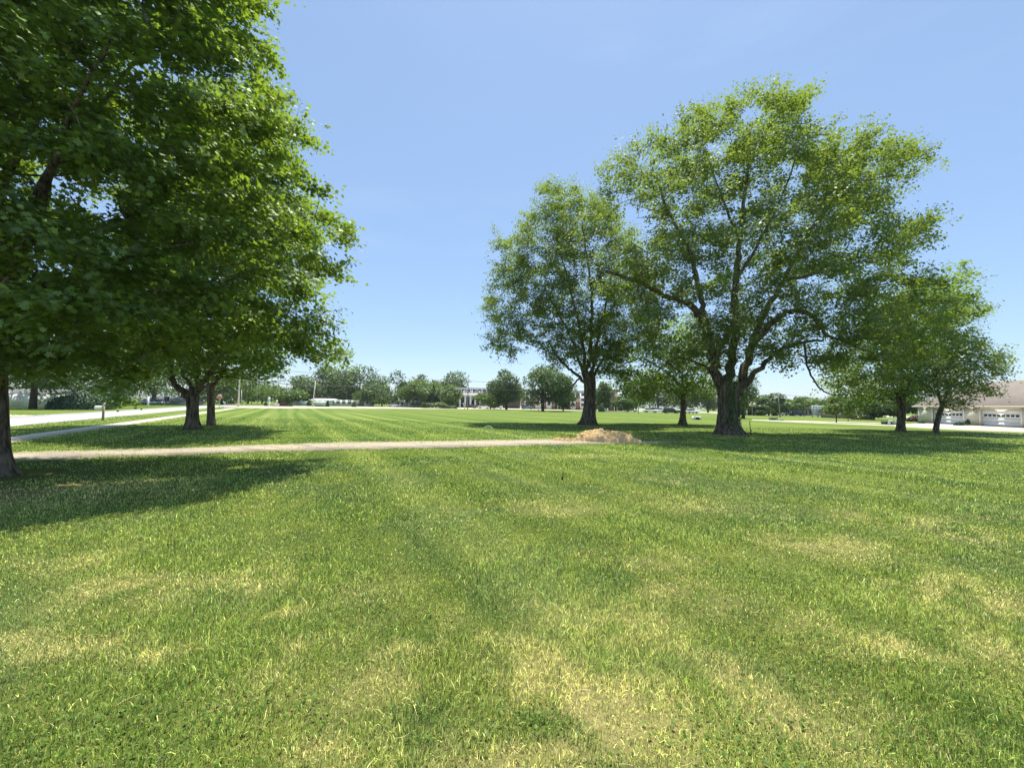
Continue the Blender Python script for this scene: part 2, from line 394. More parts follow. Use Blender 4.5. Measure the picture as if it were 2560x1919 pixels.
tag(ground, kind='structure')

def strip(name, pts, z, mat, kind='structure', thick=0.0):
    """closed outline as a thin slab lying on the ground"""
    n = len(pts); mb = MB()
    top = [(p[0], p[1], z) for p in pts]; bot = [(p[0], p[1], -.02) for p in pts]
    mb.add(top+bot, [tuple(range(n))]+[(i, i+n, (i+1) % n+n, (i+1) % n) for i in range(n)])
    o = mb.build(name, mat); tag(o, kind=kind); return o
def dense(pts, n=14, j=0.0):
    out = []
    for i in range(len(pts)-1):
        a, b = Vector(pts[i]), Vector(pts[i+1])
        for k in range(n):
            q = a.lerp(b, k/n); q.y += random.uniform(-j, j); out.append(q)
    out.append(Vector(pts[-1])); return out
def line_se(s, u): return EV*s+DV*u
# road and pavement to the left
rd = [line_se(-19.1, -120), line_se(-13.2, -120), line_se(-13.2, 172), line_se(-19.1, 172)]
strip('road', rd, .012, M_ROAD)
def loose_line(s, a, b, j): return [line_se(s+random.uniform(-j, j), u) for u in np.linspace(a, b, 150)]
SW = loose_line(-9.85, -60, 92, .035)+loose_line(-8.7, 92, -60, .035)
strip('pavement', [SW[i] for i in range(len(SW))][::-1], .016, M_CONC)
# gravel drive from road to the mulch pile
far_e = [(-420,1135),(26,1130.6),(400,1122),(636,1113),(870,1105),(1150,1102),(1388,1098),(1500,1099)]
near_e = [(1560,1102),(1700,1103.5),(1620,1107),(1388,1112),(1150,1118),(870,1124),(636,1130),(400,1139),(30,1152),(-420,1164)]
A = [G(*q) for q in far_e]; B = [G(*q) for q in near_e]
dl = dense(A, 30, .19)+dense(B, 30, .11)
DRIVE = [(q.x, q.y) for q in dl]
dj = line_se(-13.2, 12)
DRIVE = [(q[0], q[1]) for q in DRIVE]
vg = dense([q+Vector((0, .32, 0)) for q in A], 40, .22)+dense([q-Vector((0, .22, 0)) for q in B], 40, .16)
strip('drive_verge', vg[::-1], .005, M_STRAWG)
strip('gravel_drive', [Vector((a, b, 0)) for a, b in DRIVE][::-1], .010, M_GRAVEL)

# cross street beyond the field and its verge, car parks
def gl(pts): return [G(*q) for q in pts]
strip('cross_street', gl([(560,1020),(700,1020.5),(900,1021),(1130,1022),(1300,1023.5),(1600,1029),(1760,1032.8),(1900,1036.3),(2060,1040.5),(2240,1043),(2420,1047),
       (2420,1043.5),(2240,1039.5),(2060,1036.5),(1900,1032.5),(1760,1029),(1600,1025),(1300,1019.5),(1130,1018.2),(900,1016),(700,1014.2),(560,1013.5)]), .008, M_CONC)
strip('car_park', gl([(1130,1017.6),(1300,1018.9),(1600,1024.3),(1760,1028.2),(1750,1024),(1600,1021),(1300,1016.5),(1130,1015)]), .008, M_ROAD)
strip('side_path', gl([(1880,1050),(2000,1056),(2100,1059.5),(2240,1065.5),(2240,1062),(2100,1057),(2000,1053.5),(1880,1048)]), .014, M_CONC)
strip('kerb_path', gl([(1960,1052),(2090,1055.5),(2216,1058.8),(2216,1057),(2090,1053.8),(1960,1050.8)]), .013, M_CONC)
strip('driveway', gl([(2236,1066),(2300,1069.5),(2420,1076),(2560,1081),(2800,1092),(2800,1076),(2560,1069.6),(2470,1063.7),(2400,1060.5),(2300,1057.5),(2236,1062)]), .018, M_CONC)
strip('far_driveway', gl([(2430,1089),(2560,1092.5),(2800,1101),(2800,1098),(2560,1090.2),(2430,1087.5)]), .012, M_CONC)
# left far side: driveway slab in front of the fence
strip('fence_driveway', gl([(-200,1050),(60,1044),(95,1038),(20,1036),(-200,1040)]), .010, M_CONC)

# ================================================================ GRASS
def rand_field(y0, y1, dens):
    n = int(dens*((1.38*(y1*y1-y0*y0))+2.4*(y1-y0)))
    y = np.sqrt(rng.uniform(y0*y0, y1*y1, n)); x = rng.uniform(-1, 1, n)*(1.38*y+1.2)
    return x, y
def blades():
    xs, ys, ws = [], [], []
    bands = [(1.0,2.2,12500),(2.2,3.2,11000),(3.2,4.5,7000),(4.5,6.5,3800),(6.5,9,1700),(9,13,900),(13,19,430),(19,28,190),(28,38,60)]
    for a, b, d in bands:
        x, y = rand_field(a, b, d); xs.append(x); ys.append(y)
    x = np.concatenate(xs); y = np.concatenate(ys)
    keep = ~in_poly(x, y, DRIVE) | (rng.random(len(x)) < .07)
    s_ = EV.x*x+EV.y*y
    keep &= ~((s_ > -9.9) & (s_ < -8.65)) & ~((s_ > -19.15) & (s_ < -13.15))
    dist_tr = np.hypot(x-LT.x, y-LT.y)
    keep &= (dist_tr > 1.0) & ((dist_tr > 2.6) | (rng.random(len(x)) < .35))
    dr = dry_at(x, y)
    bare = sstep(.6, 1.0, dr)
    keep &= rng.random(len(x)) > bare*.35
    x, y, dr = x[keep], y[keep], dr[keep]
    n = len(x)
    lush = fbm(x*1.1, y*1.1, 3, 31)
    h = (0.022+.038*rng.random(n)**1.7)*(0.70+.8*sstep(.35, .7, lush))*(1-.35*dr)
    wd = np.maximum(.0036, .00118*y)*(.7+.6*rng.random(n))
    az = rng.uniform(0, 2*np.pi, n); lean = rng.random(n)**1.1*1.35
    lay = rng.random(n) < .025
    lean[lay] = 1.6; h[lay] *= 1.5
    a2 = rng.uniform(0, 2*np.pi, n)
    wx, wy = np.cos(a2)*wd/2, np.sin(a2)*wd/2
    lx, ly = np.cos(az), np.sin(az)
    P = np.zeros((n, 5, 3)); z0 = -.003
    mh = .55*h; ml = mh*np.sin(lean*.6); mz = mh*np.cos(lean*.6)
    tl = ml+.45*h*np.sin(lean*1.15); tz = mz+.45*h*np.cos(np.minimum(lean*1.15, 1.6))
    P[:, 0] = np.stack([x-wx, y-wy, np.full(n, z0)], 1); P[:, 1] = np.stack([x+wx, y+wy, np.full(n, z0)], 1)
    P[:, 2] = np.stack([x+lx*ml+wx*.8, y+ly*ml+wy*.8, mz], 1); P[:, 3] = np.stack([x+lx*ml-wx*.8, y+ly*ml-wy*.8, mz], 1)
    P[:, 4] = np.stack([x+lx*tl, y+ly*tl, tz], 1)
    b = (np.arange(n)*5)[:, None]
    rn = rng.random(n); rn = np.clip(rn+.28*dr*(rng.random(n) > .4), 0, 1)
    rn[lay] = .8+.2*rng.random(lay.sum())
    o = mesh_obj('grass', P.reshape(-1, 3), [b+np.array([0, 1, 2, 3]), b+np.array([3, 2, 4])], M_BLADE,
                 attrs={'rnd': np.repeat(rn, 5), 'rn2': np.repeat(rng.random(n)**1.3, 5), 'rn3': np.repeat(.06+.9*rng.random(n), 5), 'dry': np.repeat(dr, 5)})
    tag(o, 'short mown grass blades, green with dry straw coloured patches', 'grass', kind='stuff')
LT = G(-4, 1190)
blades()

def leaves_arr(C, N, S, tmpl, faces, fold=.3):
    n = len(C); N = N/np.linalg.norm(N, axis=1, keepdims=True)
    r = rng.normal(size=(n, 3)); T = np.cross(N, r); T /= np.linalg.norm(T, axis=1, keepdims=True)+1e-9
    B = np.cross(N, T)
    tm = np.array(tmpl); K = len(tm)
    z = -fold*np.abs(tm[:, 0])-.12*np.abs(tm[:, 1])
    V = C[:, None]+S[:, None, None]*(T[:, None]*tm[None, :, 0:1]+B[:, None]*tm[None, :, 1:2]+N[:, None]*z[None, :, None])
    b = (np.arange(n)*K)[:, None]
    return V.reshape(-1, 3), [b+np.array(f) for f in faces], K
MAPLE = [(0,-.5),(.20,-.28),(.5,-.22),(.27,.0),(.47,.30),(.15,.22),(0,.62),(-.15,.22),(-.47,.30),(-.27,0),(-.5,-.22),(-.20,-.28)]
MAPLE_F = [tuple(range(12))]
LEAF5 = [(0,-.5),(.42,-.1),(.28,.28),(0,.6),(-.28,.28),(-.42,-.1)]
LEAF5_F = [(0,1,2,3),(0,3,4,5)]
QUAD = [(0,-.5),(.42,0),(0,.55),(-.42,0)]; QUAD_F = [(0,1,2,3)]

# broad-leaf weeds and clover in the lawn
def weeds():
    cs = []
    spots = [(1200,1860,.22,90),(1290,1790,.12,40),(2120,1650,.3,160),(1960,1850,.45,260),(600,1880,.5,260),(430,1760,.45,200),(1810,1420,.5,260),(1880,1560,.5,300),
             (2300,1680,.5,260),(300,1830,.4,200),(700,1800,.25,90),(1050,1560,.4,150),(2420,1620,.4,160),(1620,1460,.5,200),(120,1750,.4,160),
             (1380,1820,.14,50),(1800,1880,.4,220),(900,1380,.6,160),(1500,1330,.8,220),(500,1600,.4,120)]
    for a, b, r, n in spots:
        n = int(n*.6)
        c0 = G(a, b); q = rng.normal(size=(n, 2))*r*.6
        cs.append(np.stack([c0.x+q[:, 0], c0.y+q[:, 1]*.9, .018+.035*rng.random(n)], 1))
    C = np.concatenate(cs); n = len(C)
    N = np.stack([rng.normal(size=n)*.45, rng.normal(size=n)*.45, np.ones(n)], 1)
    V, Fc, K = leaves_arr(C, N, .010+.016*rng.random(n), LEAF5, LEAF5_F)
    o = mesh_obj('clover', V, Fc, M_HEDGE, attrs={'rnd': np.repeat(rng.random(n), K)})
    o.data.materials[0] = M_CLOVER
    tag(o, 'small broad clover and weed leaves spread through the near lawn', 'clover', kind='stuff')
weeds()
def thatch():
    n = 2600; x, y = rand_field(1.3, 9, 40); k = min(n, len(x)); x, y = x[:k], y[:k]; n = len(x)
    pr = .25+.75*dry_at(x, y); m = rng.random(n) < pr; x, y = x[m], y[m]; n = len(x)
    C = np.stack([x, y, .008+.022*rng.random(n)], 1); N = np.stack([rng.normal(size=n)*.25, rng.normal(size=n)*.25, np.ones(n)], 1)
    tm = [(-.5, .06), (-.15, -.02), (.2, -.03), (.5, .05), (.5, .062), (.2, -.012), (-.15, -.002), (-.5, .075)]
    V, Fc, K = leaves_arr(C, N, .05+.07*rng.random(n)**2, tm, [(0, 1, 6, 7), (1, 2, 5, 6), (2, 3, 4, 5)], 0)
    o = mesh_obj('thatch', V, Fc, M_STRAW, attrs={'rnd': np.repeat(.3+.6*rng.random(n), K)})
    tag(o, 'loose dry grass stems lying on the near lawn', 'thatch', kind='stuff')
thatch()

# ================================================================ TREES
def catmull(P, n=5):
    P = [Vector(p) for p in P]; out = []
    for i in range(len(P)-1):
        p0 = P[max(i-1, 0)]; p1 = P[i]; p2 = P[i+1]; p3 = P[min(i+2, len(P)-1)]
        for k in range(n):
            t_ = k/n
            out.append(.5*((2*p1)+(p2-p0)*t_+(2*p0-5*p1+4*p2-p3)*t_*t_+(3*p1-p0-3*p2+p3)*t_**3))
    out.append(P[-1]); return out

def make_tree(name, label, base, polys, limbs, trunk, depth, nclump, clump_r, sprays, per, leaf_size, lmat, bmat,
              shape='leaf5', skip=None, yrange=None, seg=14, flare=.55, flare_h=1.0, group=None, twigs_extra=0, droop=.25, cat='tree', seed=1, maxdepth=None, lean_back=0.0, gap=0.0, edge=(.35, 1.05)):
    """base: ground point. polys: crown outline in photo space, filled in depth round the trunk's distance.
       trunk: [(x, y, diameter_m)], limbs: [[(x, y, depth offset)...], radius0, radius1]"""
    rs = np.random.default_rng(seed); Y0 = base.y
    root = empty(name, base, label, cat, group); O = np.array(base)
    tb = MB()
    # trunk
    tp = [AT(x, y, Y0) for x, y, d in trunk]; tp[0].z = -.12; rr = [d/2 for x, y, d in trunk]
    P = catmull(tp, 8); R = np.interp(np.linspace(0, len(tp)-1, len(P)), range(len(tp)), rr)
    ph = [rs.uniform(0, 6.28) for _ in range(4)]; hh = [q.z for q in P]
    def ell(i, th):
        f = math.exp(-max(hh[i], 0)/(flare_h*.42))
        lob = .55*abs(math.cos(2.5*th+ph[0]))**2+.35*abs(math.cos(1.5*th+ph[1]))+.25*math.cos(7*th+ph[2])
        return 1+flare*f*(.6+lob)+.05*math.sin(5*th+ph[3]+hh[i]*.8)+.03*math.sin(9*th+hh[i]*2.1)
    tb.tube([q-base for q in P], list(R), max(seg, 28), True, ell)
    nodes = [(q, r) for q, r in zip(P, R) if q.z > 1.2]
    for pts, r0, r1 in limbs:
        Q = catmull([AT(x, y, Y0+d) for x, y, d in pts], 6)
        rad = [r0+(r1-r0)*(k/(len(Q)-1))**.8 for k in range(len(Q))]
        for k in range(1, len(Q)-1):
            Q[k] = Q[k]+Vector(rs.normal(size=3))*rad[k]*.35
        f1, f2 = rs.uniform(0, 6, 2)
        tb.tube([q-base for q in Q], rad, 10, True, lambda i, th: 1+.07*math.sin(3*th+f1+i)+.05*math.sin(5*th+f2+i*.7))
        nodes += list(zip(Q[2:], rad[2:]))
    # clump centres inside the outline
    px = np.array([p_[0] for pl in polys for p_ in pl]); py = np.array([p_[1] for pl in polys for p_ in pl])
    cen = []; tries = 0
    ppm = F/Y0
    while len(cen) < nclump and tries < 400000:
        k = 256; tries += k
        x = rs.uniform(px.min(), px.max(), k); y = rs.uniform(py.min(), py.max(), k)
        ok = np.zeros(k, bool); ed = np.zeros(k)
        for pl in polys:
            m = in_poly(x, y, pl); ok |= m; e = edge_dist(x, y, pl); ed = np.maximum(ed, np.where(m, e, 0))
        mr = clump_r*ppm*.75
        ok &= ed > mr*rs.uniform(edge[0], edge[1], k)
        if gap: ok &= (fbm(x/95.0, y/95.0, 2, seed) > gap)
        if skip:
            for sx, sy, sr in skip: ok &= np.hypot(x-sx, y-sy) > sr*rs.uniform(.75, 1.1, k)
        for a, b, e in zip(x[ok], y[ok], ed[ok]):
            tmax = min(depth, math.sqrt(max(e, 1)/ppm*depth)*1.05)
            d = tmax*(rs.uniform(-1, 1) if rs.random() < .45 else (1 if rs.random() < .5 else -1)*rs.uniform(.6, 1))
            if maxdepth and d < -maxdepth: d = -maxdepth*rs.uniform(.4, 1)
            d += lean_back*max(0, a-150)/700
            c_ = AT(a, b, Y0+d)
            if c_.z < 1.2: continue
            if all((c_-q).length > clump_r*.85 for q in cen): cen.append(c_)
            if len(cen) >= nclump: break
        if tries > 60000 and len(cen) > nclump*.5 and tries % 20480 == 0: clump_r *= .93
    cen.sort(key=lambda q: (q-Vector((base.x, base.y, base.z+3))).length)
    NP = np.array([tuple(q) for q, r in nodes]); NR = [r for q, r in nodes]
    LC, LN, LR = [], [], []
    for c_ in cen:
        ca = np.array(c_); dd = np.linalg.norm(NP-ca, axis=1)+np.maximum(0, NP[:, 2]-ca[2]+.3)*.9
        j = int(np.argmin(dd)); p0 = Vector(NP[j]); L = (c_-p0).length
        r0 = min(NR[j]*.6, .016+.013*L); r0 = max(r0, .012); 
        mid = p0.lerp(c_, .5)+Vector((0, 0, .12*L))+Vector(rs.normal(size=3))*.06*L
        Q = catmull([p0, mid, c_], 3); rad = list(np.linspace(r0, max(.006, r0*.35), len(Q)))
        tb.tube([q-base for q in Q], rad, 5, False)
        NP = np.concatenate([NP, np.array([tuple(q) for q in Q[2:]])]); NR += rad[2:]
        outw = ca-(O+np.array([0, 0, c_.z*.55])); outw /= np.linalg.norm(outw)+1e-6
        for s_ in range(sprays):
            dr_ = rs.normal(size=3); dr_[2] *= .75; dr_ /= np.linalg.norm(dr_); dr_ = dr_+outw*.35
            Ls = clump_r*rs.uniform(.45, 1.05)*1.15
            e_ = ca+dr_*Ls; e_[2] -= droop*Ls*rs.random()
            if e_[2] < 1.0: continue
            if s_ % 2 == 0: tb.tube([Vector(ca)-base, Vector((ca+e_)/2+np.array([0, 0, .06*Ls]))-base, Vector(e_)-base], [.007+.0002*Y0, .005, .003+.0001*Y0], 3, False)
            tt = rs.uniform(.3, 1.08, per)[:, None]
            pts = ca+(e_-ca)*tt+rs.normal(size=(per, 3))*np.array([1, 1, .55])*(.085*clump_r+leaf_size*.75)
            LC.append(pts); n0 = rs.normal(size=3)*.42+np.array([0, 0, .72])+outw*.42+dr_*.2; LN.append(n0+rs.normal(size=(per, 3))*.36)
            LR.append(np.clip(rs.random()*.35+rs.random(per)*.65, 0, 1))
    tr = tb.build('trunk', bmat, root, smooth=True)
    C = np.concatenate(LC)-O; Nn = np.concatenate(LN); Rn = np.concatenate(LR)
    S = leaf_size*rs.uniform(.5, 1.35, len(C))
    tm, fc = {'maple': (MAPLE, MAPLE_F), 'leaf5': (LEAF5, LEAF5_F), 'quad': (QUAD, QUAD_F)}[shape]
    V, Fc, K = leaves_arr(C, Nn, S, tm, fc)
    mesh_obj('crown', V, Fc, lmat, root, attrs={'rnd': np.repeat(Rn, K)})
    print(label, 'clumps', len(cen), 'leaves', len(C))
    return root

# near maple at the left edge
make_tree('maple_tree', 'large dark green maple at the left edge, nearest tree, its trunk beside the gravel drive', G(-4, 1190),
    [[(-520,-380),(690,-380),(675,-200),(671,0),(660,85),(747,150),(705,215),(751,290),(772,355),(755,400),(823,440),(880,520),(900,590),(875,640),(862,700),(855,742),
      (832,785),(865,830),(890,860),(870,915),(800,935),(715,935),(640,870),(560,910),(480,900),(420,930),(345,1012),(270,1000),(190,950),(120,945),(60,965),(-60,965),(-300,900),(-520,700)]],
    [[[(5,820,0),(40,620,.6),(130,420,1.2),(260,250,1.8),(380,100,2)], .13, .03],
     [[(5,860,0),(60,780,-.4),(180,700,-.8),(330,640,-1),(520,600,-1)], .11, .02],
     [[(0,880,0),(100,800,.8),(260,740,1.6),(420,690,2.2),(600,660,2.6)], .12, .02],
     [[(5,700,0),(-60,400,.3),(-90,100,.3),(-60,-300,0)], .17, .04],
     [[(60,780,-.2),(250,740,1),(450,735,2),(640,760,3),(780,820,3.6),(850,850,3.8)], .09, .015],
     [[(0,760,0),(90,560,-.6),(160,330,-1.5),(300,60,-2)], .10, .02],
     [[(5,900,0),(-150,820,.2),(-400,760,.2)], .1, .02],
     [[(-20,500,.2),(120,260,.6),(260,20,.8),(420,-250,1)], .09, .02]],
    [(-4,1196,.46),(-8,1130,.40),(-10,1050,.36),(-12,950,.34),(-10,820,.36),(2,700,.30),(-10,500,.24)],
    4.0, 700, .60, 11, 29, .105, M_MAPLE, M_BARK, shape='maple', flare=.42, flare_h=.55, seed=5, maxdepth=2.6, lean_back=3.0, edge=(.35, 1.05), gap=.29)

# forked tree and its neighbour beyond the drive
make_tree('maple_tree', 'forked maple on the lawn beyond the gravel drive, left of the thin trunk', G(480, 1073),
    [[(235,1010),(300,930),(260,800),(280,600),(340,420),(450,280),(600,200),(700,260),(750,400),(790,520),(815,640),(790,760),(740,860),(712,930),(690,960),(610,955),(550,930),(505,1000),(470,1012),(440,960),(420,930),(390,1000),(330,1020),(280,1015)]],
    [[[(470,990,0),(441,965,-.2),(431,935,-.3),(420,890,-.4),(400,830,-.5)], .19, .07],
     [[(484,985,0),(508,957,.1),(525,930,.2),(560,880,.3),(620,840,.4)], .2, .05],
     [[(480,985,0),(472,955,.3),(457,935,.4),(440,880,.9)], .12, .04],
     [[(484,985,0),(494,950,-.2),(495,900,-.3),(510,750,-.3),(540,550,0),(570,380,.2)], .16, .04],
     [[(400,830,-.5),(370,700,-.6),(380,550,-.6)], .08, .03],
     [[(620,840,.4),(680,720,.6),(700,580,.6)], .06, .02],
     [[(520,935,.2),(600,920,.3),(660,905,.2),(700,880,0)], .06, .015],
     [[(525,940,.2),(600,945,.4),(660,955,.3),(715,950,.1)], .05, .012]],
    [(480,1077,.68),(480,1050,.56),(481,1020,.54),(480,985,.62)],
    5.6, 300, 1.05, 12, 20, .165, M_MAPLE, M_BARK, flare=.35, flare_h=.8, seed=8)
make_tree('maple_tree', 'maple with a straight brown trunk just behind and right of the forked maple', G(528, 1064),
    [[(500,940),(520,860),(600,800),(680,810),(712,880),(700,935),(640,955),(570,965),(520,965)]],
    [[[(528,970,0),(545,945,0),(580,900,.2),(640,860,.3)], .14, .03], [[(528,970,0),(515,940,.3),(505,880,.6)], .1, .03],
     [[(540,950,0),(600,930,-.3),(680,925,-.4),(740,900,-.5)], .06, .01],
     [[(600,930,-.2),(640,900,-.5),(690,905,-.6),(730,950,-.6)], .03, .006],
     [[(640,905,-.2),(672,930,-.4),(688,975,-.4)], .02, .005],[[(620,915,-.2),(645,940,-.4),(655,985,-.4)], .02, .005],
     [[(600,925,-.2),(622,950,-.4),(628,990,-.4)], .018, .005],[[(650,915,-.2),(690,925,-.4),(722,975,-.4)], .018, .005],
     [[(560,940,-.2),(600,960,-.4),(608,1000,-.4)], .018, .005]],
    [(528,1067,.50),(527,1040,.42),(527,1000,.40),(526,960,.46)],
    2.6, 46, .9, 9, 14, .15, M_MAPLE, M_BARK2, flare=.2, flare_h=.6, seed=9)

# two big silver maples right of centre
make_tree('silver_maple', 'broad silver maple right of centre with several upright limbs, behind the mulch pile', G(1470, 1062),
    [[(1335,470),(1375,455),(1425,458),(1490,480),(1560,540),(1620,640),(1650,760),(1650,860),(1590,900),(1540,960),(1500,950),(1440,960),(1400,930),(1345,880),(1300,900),(1250,905),(1208,845),
      (1222,800),(1195,735),(1235,690),(1240,600),(1290,550),(1325,545)]],
    [[[(1466,960,0),(1440,935,-.2),(1415,915,-.4),(1392,890,-.6),(1370,850,-.8)], .17, .06],
     [[(1448,945,-.1),(1430,965,-.4),(1415,980,-.5),(1400,986,-.6)], .09, .04],
     [[(1464,950,0),(1448,900,.4),(1430,850,.6),(1400,790,1),(1360,720,1.4)], .17, .05],
     [[(1466,930,0),(1455,850,-.5),(1440,780,-.9),(1420,700,-1.2),(1390,600,-1.2)], .18, .04],
     [[(1472,920,0),(1476,850,.2),(1480,760,.2),(1470,660,.1),(1455,560,0)], .22, .05],
     [[(1480,930,0),(1492,860,-.5),(1510,780,-.9),(1530,680,-1)], .18, .05],
     [[(1484,940,0),(1505,900,.3),(1525,870,.5),(1560,852,.7),(1600,848,.8)], .14, .04],
     [[(1395,890,-.6),(1350,870,-.9),(1290,850,-1.3),(1240,850,-1.5)], .06, .015],
     [[(1400,790,1),(1330,760,1.4),(1260,740,1.5)], .06, .015]],
    [(1470,1067,1.12),(1472,1040,1.04),(1474,1000,1.02),(1474,960,1.08),(1474,930,.9)],
    6.0, 320, 1.22, 13, 27, .145, M_SILVER, M_BARK, flare=.75, flare_h=1.4, seed=12, gap=.14)
make_tree('silver_maple', 'smaller dark trunked tree standing between the two big silver maples', G(1706, 1062),
    [[(1500,900),(1550,850),(1640,800),(1730,800),(1790,860),(1820,960),(1800,1000),(1740,1005),(1660,1005),(1590,1018),(1550,1000),(1545,950)]],
    [[[(1708,990,0),(1690,950,.2),(1650,920,.3),(1600,890,.4)], .12, .03], [[(1708,990,0),(1730,940,.2),(1760,900,.3)], .12, .03],
     [[(1708,990,0),(1705,930,.2),(1700,860,.3)], .13, .03], [[(1706,1000,0),(1670,970,.2),(1610,970,.3)], .08, .02]],
    [(1706,1066,.62),(1707,1040,.52),(1708,1010,.50),(1708,980,.46)],
    4.4, 105, 1.3, 11, 15, .21, M_MAPLE, M_BARK, flare=.5, flare_h=1.0, seed=14)

make_tree('silver_maple', 'tallest silver maple on the right with a very thick ivy streaked trunk', G(1820, 1086),
    [[(1492,440),(1525,400),(1600,350),(1625,320),(1685,280),(1760,248),(1830,240),(1855,205),(1878,185),(1900,215),(1985,205),(2035,240),(2000,275),(2060,305),(2110,290),(2160,288),(2240,330),(2325,370),
      (2340,425),(2265,480),(2290,520),(2350,525),(2340,600),(2310,660),(2370,700),(2420,760),(2390,850),(2350,900),(2280,950),(2180,985),(2060,985),(2010,940),(1975,960),(1925,935),(1890,900),(1850,930),(1790,925),(1700,930),(1630,900),
      (1560,850),(1510,790),(1500,700),(1530,640),(1510,560),(1492,500)]],
    [[[(1800,960,0),(1782,900,-.2),(1770,840,-.4),(1745,785,-.7),(1715,755,-1),(1665,740,-1.3),(1600,705,-1.8),(1514,678,-2.3)], .36, .09],
     [[(1778,870,-.3),(1762,800,0),(1750,740,.3),(1735,660,.4),(1705,590,.4),(1676,540,.3),(1655,488,.2),(1640,430,.2)], .24, .05],
     [[(1815,960,0),(1830,900,0),(1836,820,0),(1840,700,.1),(1848,620,.2),(1855,540,.3),(1868,440,.4),(1875,330,.4)], .34, .06],
     [[(1790,900,-.4),(1805,860,-.6),(1822,825,-.7),(1835,800,-.7)], .22, .16],
     [[(1850,965,0),(1872,890,.2),(1890,830,.3),(1925,760,.5),(1955,710,.7),(2000,620,.9),(2060,530,1),(2140,460,1.1),(2260,435,1.2)], .3, .04],
     [[(1880,865,-.2),(1930,805,-.5),(1985,775,-.8),(2030,790,-1.1),(2065,835,-1.4),(2110,848,-1.7),(2210,845,-2)], .24, .04],
     [[(1850,985,0),(1885,935,-.4),(1930,890,-.8),(1985,860,-1.3),(2060,850,-1.8)], .22, .07],
     [[(2010,855,-1.4),(2020,920,-1.8),(2045,965,-2),(2075,985,-2.1),(2120,987,-2.2)], .07, .03],
     [[(2100,848,-1.6),(2180,880,-2),(2280,890,-2.3)], .08, .02],
     [[(1940,735,.6),(1880,770,.4),(1850,800,.3)], .05, .07],
     [[(1960,700,.7),(2060,680,.6),(2200,640,.3),(2330,600,0)], .13, .02],
     [[(1840,700,.1),(1900,600,-.8),(1960,480,-1.6),(2000,360,-2)], .12, .03],
     [[(1736,650,.4),(1640,640,.8),(1570,600,1.2)], .07, .02],
     [[(1674,538,.3),(1620,522,.1),(1560,505,0)], .05, .012], [[(1690,560,.3),(1640,545,.1),(1590,545,0)], .04, .01],
     [[(1700,930,0),(1660,900,-.6),(1600,880,-1.2)], .05, .02],[[(1790,930,0),(1740,905,-.3),(1690,895,-.6),(1640,930,-.9)], .09, .03],
     [[(1850,600,.2),(1800,480,1.2),(1760,370,1.8)], .11, .03]],
    [(1822,1090,1.45),(1820,1062,1.22),(1820,1030,1.16),(1821,990,1.26),(1822,955,1.55)],
    7.2, 470, 1.15, 13, 29, .135, M_SILVER, M_BARK, skip=[(1600,550,52),(1560,575,30),(1905,955,60),(1880,990,60),(1960,800,34),(1790,800,22),(1880,760,26)], flare=.42, flare_h=1.3, seed=21, gap=.30)

make_tree('maple_tree', 'leafy maple with an upright trunk standing right of the thick silver maple', G(2252, 1078),
    [[(2070,1000),(2050,930),(2100,840),(2180,760),(2290,700),(2370,690),(2412,642),(2432,690),(2458,750),(2480,800),(2430,830),(2430,900),(2390,970),(2330,1000),(2290,1015),(2210,1030),(2130,1040),(2110,1010)]],
    [[[(2250,1010,0),(2230,960,.2),(2190,900,.3),(2130,860,.3)], .14, .03], [[(2252,1010,0),(2280,950,-.2),(2330,880,-.3),(2400,820,-.4)], .14, .03],
     [[(2252,1010,0),(2256,920,.2),(2290,820,.3),(2350,740,.3)], .16, .03], [[(2250,1010,0),(2200,980,-.3),(2130,980,-.6)], .08, .02]],
    [(2252,1082,.68),(2253,1050,.56),(2254,1020,.54),(2252,980,.5)],
    4.6, 190, 1.15, 12, 17, .175, M_MAPLE, M_BARK, flare=.2, flare_h=.7, seed=31)
make_tree('locust_tree', 'airy pale green tree with a leaning trunk in front of the garages', G(2339, 1083),
    [[(2290,990),(2290,930),(2340,850),(2400,820),(2470,840),(2530,890),(2525,950),(2480,955),(2500,990),(2440,1000),(2400,1030),(2350,1025)]],
    [[[(2352,1020,0),(2390,950,.2),(2440,910,.3),(2510,905,.4)], .09, .02], [[(2352,1020,0),(2345,960,-.2),(2340,900,-.3)], .09, .02],
     [[(2360,1010,0),(2420,960,0),(2470,950,.1),(2500,975,.1)], .05, .015], [[(2355,1015,0),(2380,930,.3),(2400,860,.4)], .07, .02]],
    [(2338,1086,.44),(2342,1060,.36),(2350,1030,.33),(2362,1000,.26)],
    3.2, 95, 1.0, 9, 12, .15, M_SILVER, M_BARK, flare=.2, flare_h=.5, seed=33)

